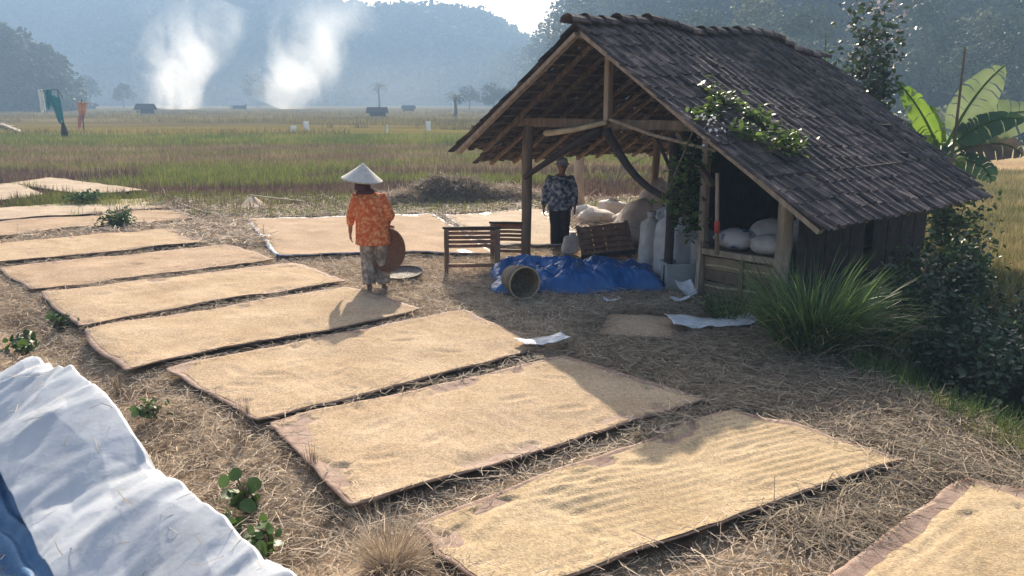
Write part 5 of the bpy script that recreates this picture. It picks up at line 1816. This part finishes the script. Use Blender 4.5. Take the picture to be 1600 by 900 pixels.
# bright sunlit bag pile behind
sack('sack', (2.16, 14.6, .0), .66, .5, .86, 'big bulging sunlit pinkish sack under the roof', 'sack_pink', 5, .2, (.28, .0), tied=False, slump=.16, lump=.42)
sack('sack', (2.62, 14.8, .0), .72, .55, 1.18, 'highest sunlit pinkish sack of the pile by the post', 'sack_pink', 6, .9, (.1, 0), tied=False, slump=.10, lump=.40)
sack('sack', (2.0, 14.2, .0), .6, .5, .38, 'low sunlit sack lying at the foot of the pile', 'sack_pink', 7, .4, tied=False)
for k, (px, py, w, h, lab) in enumerate([(930, 352, .62, .40, 'white sack lying left in the sunlit heap behind the crate'), (955, 345, .6, .55, 'pale rounded sack at the back of the sunlit heap'), (980, 356, .5, .36, 'tan sack lying right in the sunlit heap behind the crate'), (915, 342, .5, .34, 'small pale sack farthest left in the sunlit heap')]):
    c = gp(px, py)
    sack('sack', (c[0], c[1], 0), w, .5, h, lab, 'sack_pink', 10 + k, .3 * k, (.05, 0), tied=(k == 1), slump=.15, group='sunlit sacks behind the hut')
c = gp(888, 398)
sack('sack', (c[0], c[1], 0), .28, .22, .36, 'small white bag standing beside the blue tarpaulin', 'sack', 15, .2, (.08, 0), tied=True)
# sacks lying on the store platform
PZ = .60
for k, (u, v, w, d, h, mt, lab) in enumerate([
        (.35, -3.62, .50, .45, .30, 'sack_print', 'sack with blue print lying on the store platform'),
        (.30, -4.12, .46, .42, .28, 'sack', 'rounded pale sack on the platform behind the rail'),
        (.75, -3.85, .55, .5, .42, 'sack', 'pale sack at the back of the store platform'),
        (.62, -4.30, .30, .30, .52, 'sack_grey', 'grey bag standing by the right store post')]):
    q = W(u, v, PZ)
    sack('sack', tuple(q), w, d, h, lab, mt, 20 + k, HA + .2 * k, (0, 0), tied=(k == 3), slump=.1, group='sacks on the store platform')
# grey box
c = gp(1062, 450)
root = empty('plastic_crate', (c[0], c[1], 0), .1)
mb = MB()
w, d, h = .44, .34, .36
for (cx_, cy_, sx_, sy_) in ((0, -d / 2, w, .012), (0, d / 2, w, .012), (-w / 2, 0, .012, d - .026), (w / 2, 0, .012, d - .026)):
    mb.box((cx_, cy_, h / 2), (sx_, sy_, h))
mb.box((0, 0, .01), (w - .03, d - .03, .012)); mb.build('crate_body', M['bucket'], root)
mb = MB()
for (cx_, cy_, sx_, sy_) in ((0, -d / 2 - .012, w + .04, .012), (0, d / 2 + .012, w + .04, .012), (-w / 2 - .014, 0, .012, d + .01), (w / 2 + .014, 0, .012, d + .01)):
    mb.box((cx_, cy_, h - .015), (sx_, sy_, .03))
mb.build('crate_rim', M['bucket'], root)
tag(root, 'pale grey open plastic box in front of the standing sacks', 'box')


def scrap(name, px, py, w, d, rz, lab, mat_, cat, seed, lift=.02, curl=.06, tilt=0.0):
    c = gp(px, py)
    r = np.random.RandomState(seed)
    X, Y = np.meshgrid(np.linspace(-w / 2, w / 2, 22), np.linspace(-d / 2, d / 2, 16))
    Z = lift + curl * (fbm(X * 4 / w + seed, Y * 3 / d, seed, 3)) + curl * .6 * (np.abs(X) / (w / 2)) ** 3 + tilt * (Y + d / 2)
    ta = 1 - .35 * (X / w + .5) * vnoise(Y * 0 + seed, Y * 0, seed)
    Y = Y * ta
    V1 = np.stack([X, Y, Z], -1).reshape(-1, 3); n = len(V1); idx = np.arange(n).reshape(16, 22)
    f = np.stack([idx[:-1, :-1], idx[:-1, 1:], idx[1:, 1:], idx[1:, :-1]], -1).reshape(-1, 4)
    rim = np.concatenate([idx[0, :], idx[1:, -1], idx[-1, -2::-1], idx[-2:0:-1, 0]])
    o = put(name, mesh_np(name, np.concatenate([V1, V1 - [0, 0, .006]]), [f, f[:, ::-1] + n, np.stack([np.roll(rim, -1), rim, rim + n, np.roll(rim, -1) + n], -1)]), mat_, None, True)
    o.location = (c[0], c[1], float(terrain(np.array(c[0]), np.array(c[1])))); o.rotation_euler = (0, 0, rz)
    tag(o, lab, cat)
    return o


scrap('paper_sheet', 1072, 464, .22, .26, .4, 'white paper sheet propped in front of the grey box', M['paper'], 'paper', 1, .03, .04, .55)
scrap('paper_scrap', 1062, 474, .24, .14, -.2, 'flat white paper scrap below the propped sheet', M['paper'], 'paper', 2)
scrap('paper_scrap', 957, 487, .16, .06, .2, 'thin pale scrap on the shaded straw', M['paper'], 'paper', 3)
scrap('paper_scrap', 955, 473, .20, .05, -.1, 'narrow pale strip lying below the blue tarpaulin', M['paper'], 'paper', 4)
scrap('plastic_sack', 1112, 520, .95, .42, .12, 'silvery white plastic sack lying flat beside the grass clump', M['plastic_sack'], 'sack', 5, .09, .09)
scrap('plastic_scrap', 848, 552, .52, .26, .45, 'white plastic scrap sticking out from under a grain mat', M['plastic_sack'], 'plastic', 6, .10, .05)
# pole with red band leaning in the store, and pale post behind
a, b = W(-.25, -3.72, .62), W(-.45, -3.8, 1.62)
root = empty('leaning_pole', tuple(a))
mb = MB(); mb.tube([(0, 0, 0), tuple(b - a)], [.028, .022], 8); mb.build('shaft', M['wood_pale'], root, True)
mb = MB(); mb.tube([tuple((b - a) * .28), tuple((b - a) * .42)], [.036, .034], 8); mb.build('red_band', M['red'], root, True)
tag(root, 'pale wooden pole with a red band leaning in the store opening', 'pole')
c = gp(905, 337)
mb = MB(); mb.tube([(c[0], c[1], -.1), (c[0] - .02, c[1], 1.0), (c[0] + .03, c[1], 2.1)], [.12, .11, .10], 9)
tag(mb.build('field_post', M['wood_pale'], smooth=True), 'thick pale post standing behind the man', 'post')
# bare branch in the field behind
c = gp(960, 292)
root = empty('dead_branch', (c[0], c[1], 0))
mb = MB()
for (x, z, y) in ((.9, .9, 0), (-.6, .7, .2), (.4, 1.0, -.2), (-.2, .5, .1), (1.1, .4, 0)):
    mb.tube([(0, 0, 0), (x * .5, y, z * .7), (x, y, z)], [.03, .025, .012], 5)
mb.build('branch_twigs', M['wood_pale'], root)
tag(root, 'bare dead branch in the field seen through the hut', 'branch')
# winnowing tray on the ground
root = empty('winnowing_tray', tuple(gp(630, 438)))
root.location.z = .05; root.rotation_euler = (math.radians(6), math.radians(-4), .3)
mb = MB(); mb.lathe([(.005, .0), (.2, .0), (.27, .035), (.285, .055), (.285, .07), (.265, .05), (.2, .016), (.005, .014)], n=32); mb.build('tray_bowl', M['tray_grey'], root, True)
mb = MB(); mb.tube([(math.cos(a) * .283, math.sin(a) * .283, .062) for a in np.linspace(0, 2 * math.pi, 33)], .014, 6, cap=False); mb.build('rim', M['basket_dark'], root, True)
tag(root, 'shallow round dark tray lying on the straw by the woman\'s feet', 'tray', 'round trays')

# ------------------------------------------------------------------ white sheet in the foreground
def white_sheet():
    e0 = gp(462, 925, .5)[:2]; e1 = gp(112, 592, .5)[:2]          # crest of the covered heap, above the ditch
    d = (e1 - e0); Ld = np.linalg.norm(d); d /= Ld
    nrm = np.array([-d[1], d[0]])
    if nrm[0] > 0: nrm = -nrm                              # away from the ditch, toward the lower left
    q = gp(60, 860, .16)[:2]; width = float((q - e0) @ nrm)
    nu, nv = 320, 170
    s, t = np.meshgrid(np.linspace(-.45, 1.62, nu), np.linspace(-.34, 1, nv))
    a = s * Ld; b = t * width
    b = b + .10 * (fbm(a * 1.3, a * 0 + 2, 31, 3) - .5) * (1 - sstep(0, .5, t))
    crest = .50 - .34 * np.clip(t, 0, 1) ** 1.1
    fall = .52 * sstep(0, -.30, t)
    end = .22 * sstep(.9, 1.15, s) + .78 * sstep(1.3, 1.6, s)
    wa = a + .22 * (vnoise(a * 1.4, b * 1.4, 4) - .5); wb = b + .22 * (vnoise(a * 1.4 + 9, b * 1.4, 5) - .5)
    f1 = tnoise(wa * 1.1, wb * 1.5, 41, .5)
    f2 = tnoise(wa * 2.3, wb * 2.9, 43, 1.1)
    f3 = tnoise(wa * 5.0, wb * 6.0, 47, .2)
    f4 = tnoise(wa * 11.0, wb * 12.0, 53, .8)
    Z = (crest - fall) * (1 - end) + (.20 * (f1 - .5) + .14 * (f2 - .5) + .048 * (f3 - .5) + .014 * (f4 - .5)) * (1 - .6 * end)
    x = e0[0] + d[0] * a + nrm[0] * b; y = e0[1] + d[1] * a + nrm[1] * b
    Z = np.maximum(Z, .0) + np.maximum(terrain(x, y), -.1) * .5 + .02
    n = nu * nv
    V1 = np.stack([x, y, Z], -1).reshape(-1, 3)
    idx = np.arange(n).reshape(nv, nu)
    f = np.stack([idx[:-1, :-1], idx[:-1, 1:], idx[1:, 1:], idx[1:, :-1]], -1).reshape(-1, 4)
    rim = np.concatenate([idx[0, :], idx[1:, -1], idx[-1, -2::-1], idx[-2:0:-1, 0]])
    o = put('white_sheet', mesh_np('white_sheet', np.concatenate([V1, V1 - [0, 0, .004]]), [f, f[:, ::-1] + n, np.stack([np.roll(rim, -1), rim, rim + n, np.roll(rim, -1) + n], -1)]), M['tarp_white'], None, True)
    tag(o, 'large white plastic sheet draped over a heap in the left foreground', 'sheet')
    r = np.random.RandomState(91)
    pk = V1[r.choice(len(V1), 130)] + [0, 0, .012]
    ls = put('fallen_straw', straw_mesh('fallen_straw', pk, r.uniform(.04, .2, 130), .004, r.uniform(0, 6.283, 130), r.normal(0, .15, 130), r.uniform(0, .01, 130), r), M['straw'])
    tag(ls, 'stray straws blown onto the white sheet', 'straw', kind='stuff')
    # blue tarpaulin showing from under its lower edge
    s, t = np.meshgrid(np.linspace(-.45, 1.4, 110), np.linspace(0, 1, 30))
    a = s * Ld; b = width - .10 + t * .30
    x = e0[0] + d[0] * a + nrm[0] * b; y = e0[1] + d[1] * a + nrm[1] * b
    Z = .15 - .13 * t + .05 * (vnoise(a * 5, b * 9, 3) - .5) + .02 * np.sin(t * 17 + vnoise(a * 2, b, 3) * 5) + np.maximum(terrain(x, y), -.1) * .5
    n = s.size; V1 = np.stack([x, y, Z], -1).reshape(-1, 3); idx = np.arange(n).reshape(30, 110)
    f = np.stack([idx[:-1, :-1], idx[:-1, 1:], idx[1:, 1:], idx[1:, :-1]], -1).reshape(-1, 4)
    rim = np.concatenate([idx[0, :], idx[1:, -1], idx[-1, -2::-1], idx[-2:0:-1, 0]])
    o = put('blue_tarpaulin', mesh_np('blue_tarpaulin', np.concatenate([V1, V1 - [0, 0, .006]]), [f, f[:, ::-1] + n, np.stack([np.roll(rim, -1), rim, rim + n, np.roll(rim, -1) + n], -1)]), M['tarp_blue_pale'], None, True)
    tag(o, 'faded blue tarpaulin under the white sheet at the lower left corner', 'tarpaulin')


white_sheet()


# ------------------------------------------------------------------ people
def fingers(mb, wrist, hand_dir, palm_n, size=1.0, curl=.35, thumb_side=1):
    w = Vector(wrist); d = Vector(hand_dir).normalized(); n = Vector(palm_n).normalized()
    s = d.cross(n).normalized()
    mb.tube([w - d * .02, w + d * .03, w + d * .085 * size], [.024 * size, .036 * size, .036 * size], 8, ry=[.02 * size, .018 * size, .016 * size], up=tuple(n))
    for k, (off, ln) in enumerate(((-.030, .058), (-.010, .070), (.010, .074), (.029, .066))):
        b = w + d * .075 * size + s * off * size
        p1 = b + (d * math.cos(curl) + n * math.sin(curl)) * ln * .5 * size
        p2 = p1 + (d * math.cos(curl * 2.3) + n * math.sin(curl * 2.3)) * ln * .55 * size
        mb.tube([b, p1, p2], [.0095 * size, .009 * size, .0075 * size], 6)
    b = w + d * .025 * size + s * thumb_side * .028 * size
    p1 = b + (d * .6 + s * thumb_side * .7 + n * .2).normalized() * .04 * size
    p2 = p1 + (d * .9 + s * thumb_side * .2 + n * .35).normalized() * .035 * size
    mb.tube([b, p1, p2], [.012 * size, .011 * size, .009 * size], 6)


def person(root, P, mats, voxel=.0085, hat=None):
    """P: joints in local coordinates"""
    body = MB()
    g = lambda k: Vector(P[k])
    # head and neck
    hc = g('head'); f = Vector(P['face']).normalized()
    body.tube([g('neck') - Vector((0, 0, .05)), hc - Vector((0, 0, .08))], [.055, .05], 10)
    body.lathe([(.02, -.118), (.052, -.105), (.068, -.07), (.076, -.02), (.080, .03), (.074, .075), (.05, .105), (.015, .118)], c=tuple(hc), n=18, sx=.95, sy=1.15)
    side = Vector((-f.y, f.x, 0))
    body.tube([hc + f * .082 + Vector((0, 0, .01)), hc + f * .098 - Vector((0, 0, .02)), hc + f * .085 - Vector((0, 0, .032))], [.010, .014, .012], 6)
    body.tube([hc + f * .066 - Vector((0, 0, .085)), hc + f * .074 - Vector((0, 0, .1))], [.022, .02], 6)
    for sg in (-1, 1):
        body.tube([hc + side * sg * .074 + Vector((0, 0, .02)), hc + side * sg * .084 - f * .008 + Vector((0, 0, .0)), hc + side * sg * .075 - Vector((0, 0, .03))], [.010, .014, .009], 6)
        body.tube([hc + side * sg * .03 + f * .073 - Vector((0, 0, .012)), hc + side * sg * .05 + f * .062 - Vector((0, 0, .015))], [.013, .012], 6)
    # torso
    t = [g('pelvis') - Vector((0, 0, .06)), g('pelvis') + Vector((0, 0, .05)), g('waist'), g('chest'), g('chest') + Vector((0, 0, .13)), g('neck') - Vector((0, 0, .02))]
    body.tube(t, [.13, .155, .13, .15, .15, .06], 14, ry=[.10, .115, .10, .11, .095, .055], up=(0, 1, 0))
    for sd in ('l', 'r'):
        body.tube([g('chest') + Vector((0, 0, .09)), g('sh_' + sd), g('el_' + sd), g('wr_' + sd)], [.055, .05, .038, .026], 8)
        body.tube([g('pelvis'), g('hip_' + sd), g('kn_' + sd), g('kn_' + sd).lerp(g('an_' + sd), .35), g('an_' + sd)], [.08, .085, .055, .05, .034], 10)
        ft = g('toe_' + sd)
        body.tube([g('an_' + sd) - Vector((0, 0, .02)), g('an_' + sd).lerp(ft, .45) - Vector((0, 0, .025)), ft], [.034, .036, .026], 8, ry=[.03, .028, .016])
        hd = P['hand_' + sd]
        fingers(body, g('wr_' + sd), hd[0], hd[1], P.get('hs', .95), hd[2], hd[3])
    b = remeshed(body, 'body', mats['skin'], root, voxel, 4)
    # shirt: torso shell, sleeves
    sh = MB()
    t = [Vector(P['hem']), Vector(P['hem']) + Vector((0, 0, .10)), g('waist') + Vector((0, 0, .02)), g('chest'), g('chest') + Vector((0, 0, .10)), g('neck') - Vector((0, 0, .045)), g('neck') - Vector((0, 0, .01))]
    sr = P['shirt_r']
    sh.tube(t, sr, 18, ry=[q * .70 for q in sr], up=(0, 1, 0), wob=.02)
    for sd in ('l', 'r'):
        e = P['sleeve_' + sd]
        if e <= 1:
            pts = [g('chest') + Vector((0, 0, .075)), g('sh_' + sd), g('sh_' + sd).lerp(g('el_' + sd), .5), g('sh_' + sd).lerp(g('el_' + sd), e)]
            sh.tube(pts, [.08, .082, .077, .080], 10, wob=.03)
        else:
            w_ = g('el_' + sd).lerp(g('wr_' + sd), e - 1)
            pts = [g('chest') + Vector((0, 0, .075)), g('sh_' + sd), g('sh_' + sd).lerp(g('el_' + sd), .5), g('el_' + sd), w_]
            sh.tube(pts, [.08, .078, .066, .060, .050], 10, wob=.03)
    remeshed(sh, 'shirt', mats['shirt'], root, .011, 3)
    # trousers
    tr = MB()
    tr.tube([g('waist') - Vector((0, 0, .02)), g('pelvis') + Vector((0, 0, .03)), g('pelvis') - Vector((0, 0, .08))], [.145, .172, .15], 16, ry=[.11, .128, .12], up=(0, 1, 0))
    for sd in ('l', 'r'):
        k, a = g('kn_' + sd), g('an_' + sd)
        tr.tube([g('pelvis') - Vector((0, 0, .02)), g('hip_' + sd), g('hip_' + sd).lerp(k, .5), k, k.lerp(a, .5), k.lerp(a, P['cuff'])], [.10, .108, .098, P['leg_r'], P['leg_r'], P['leg_r'] * .98], 12, wob=.03)
    remeshed(tr, 'trousers', mats['trousers'], root, .011, 2)
    return b


# woman in the straw hat, back to the camera
wl = gp(586, 457)
woman = empty('person', (wl[0], wl[1], 0), 0)
Pw = dict(head=(-.11, .03, 1.44), face=(0, 1, 0), neck=(-.075, .0, 1.335), chest=(-.035, 0, 1.12), waist=(0, 0, .92), pelvis=(.01, 0, .80), hem=(0, 0, .64),
          sh_l=(-.205, .0, 1.235), el_l=(-.285, .04, .985), wr_l=(-.315, .13, .77), sh_r=(.145, .0, 1.235), el_r=(.245, -.04, 1.0), wr_r=(.17, .16, .86),
          hip_l=(-.085, 0, .74), kn_l=(-.085, .04, .42), an_l=(-.065, -.02, .09), toe_l=(-.085, .16, .03),
          hip_r=(.095, 0, .74), kn_r=(.10, .06, .42), an_r=(.11, .06, .09), toe_r=(.13, .23, .03),
          hand_l=((-.05, .12, -1), (.9, .2, 0), .3, 1), hand_r=((.4, .7, -.3), (.2, -.2, -1), .8, -1), hs=.95,
          shirt_r=[.235, .225, .215, .215, .20, .105, .06], sleeve_l=1.45, sleeve_r=1.12, cuff=.93, leg_r=.088)
person(woman, Pw, dict(skin=M['skin'], shirt=M['shirt_orange'], trousers=M['trouser_print']))
mb = MB(); mb.lathe([(.262, -.010), (.26, -.014), (.13, .085), (.004, .185), (.003, .205), (.012, .198), (.06, .155), (.13, .098), (.20, .044), (.258, .002), (.266, -.004)], n=40)
h = mb.build('straw_hat', M['hat'], woman, True); h.location = (-.115, .02, 1.475); h.rotation_euler = (math.radians(4), math.radians(7), 0)
mb = MB(); mb.lathe([(.075, -.1), (.105, -.085), (.10, -.03), (.088, .03), (.086, .07), (.06, .09), (.02, .1)], n=18, sy=1.1); k = mb.build('head_scarf', M['scarf'], woman, True); k.location = (-.108, .0, 1.43)
mb = MB(); mb.lathe([(.13, -.03), (.115, .0), (.08, .03), (.07, .03), (.11, -.035)], n=18, sy=.75); k = mb.build('collar_scarf', M['scarf'], woman, True); k.location = (-.07, .0, 1.325)
for sd, (x, y) in (('l', (-.073, .07)), ('r', (.12, .15))):
    mb = MB(); mb.box((x, y, .008), (.09, .25, .02)); mb.build('sandal', M['rubber'], woman, bevel=.006)
tag(woman, 'person in a wide straw hat and orange patterned shirt, back turned, holding a round tray', 'person')
root = empty('winnowing_tray', (wl[0] + .21, wl[1] + .0, .565))
root.rotation_euler = (math.radians(82), math.radians(14), math.radians(-26))
mb = MB(); mb.lathe([(.005, .0), (.19, .0), (.25, .04), (.265, .06), (.265, .075), (.245, .055), (.19, .016), (.005, .014)], n=36, sy=1.05); mb.build('tray_bowl', M['tray'], root, True)
mb = MB(); mb.tube([(math.cos(a) * .264, math.sin(a) * .264 * 1.05, .066) for a in np.linspace(0, 2 * math.pi, 37)], .013, 6, cap=False); mb.build('rim', M['tray'], root, True)
tag(root, 'round brown woven tray held at the woman\'s hip', 'tray', 'round trays')

# man facing the camera under the roof
ml = gp(874, 389)
man = empty('person', (ml[0], ml[1], 0), 0)
Pm = dict(head=(.03, -.02, 1.395), face=(-.1, -1, -.15), neck=(.02, 0, 1.275), chest=(0, 0, 1.06), waist=(0, 0, .88), pelvis=(0, 0, .77), hem=(0, 0, .66),
          sh_l=(-.185, .0, 1.18), el_l=(-.25, .02, .93), wr_l=(-.275, -.06, .70), sh_r=(.19, .0, 1.18), el_r=(.25, .02, .93), wr_r=(.245, -.05, .70),
          hip_l=(-.085, 0, .71), kn_l=(-.08, -.03, .40), an_l=(-.075, .02, .08), toe_l=(-.10, -.16, .03),
          hip_r=(.085, 0, .71), kn_r=(.085, -.02, .40), an_r=(.09, .05, .08), toe_r=(.11, -.13, .03),
          hand_l=((-.02, -.12, -1), (.9, -.2, 0), .35, -1), hand_r=((0, -.12, -1), (-.9, -.2, 0), .35, 1), hs=.95,
          shirt_r=[.205, .205, .20, .205, .19, .10, .06], sleeve_l=1.8, sleeve_r=1.8, cuff=.97, leg_r=.082)
person(man, Pm, dict(skin=M['skin'], shirt=M['shirt_batik'], trousers=M['black_cloth']))
mb = MB(); mb.lathe([(.088, -.005), (.092, .02), (.088, .06), (.065, .095), (.02, .108)], n=20, sy=1.15); k = mb.build('cap', M['cap'], man, True); k.location = (.03, -.02, 1.43)
mb = MB(); mb.lathe([(.088, .0), (.125, -.012), (.127, -.004), (.09, .012)], n=20, sy=1.12); k = mb.build('cap_brim', M['cap'], man, True); k.location = (.03, -.03, 1.43)
mb = MB(); mb.lathe([(.08, -.03), (.084, .0), (.082, .04)], n=16, sy=1.1); k = mb.build('hair', M['hair'], man, True); k.location = (.03, .0, 1.405)
tag(man, 'person in a dark blue patterned shirt, black trousers and cap standing under the roof', 'person')

# ------------------------------------------------------------------ haze
mb = MB(); mb.box((0, 290, 41), (1640, 720, 88))
m, nt, N, Lk = nodes_of('haze_air')
out = N.new('ShaderNodeOutputMaterial'); pv = N.new('ShaderNodeVolumePrincipled')
pv.inputs['Color'].default_value = (.40, .60, .88, 1)
pv.inputs['Density'].default_value = HAZE_DENSITY
pv.inputs['Anisotropy'].default_value = .15
Lk.new(pv.outputs[0], out.inputs['Volume'])
tag(mb.build('haze', m), kind='stuff')
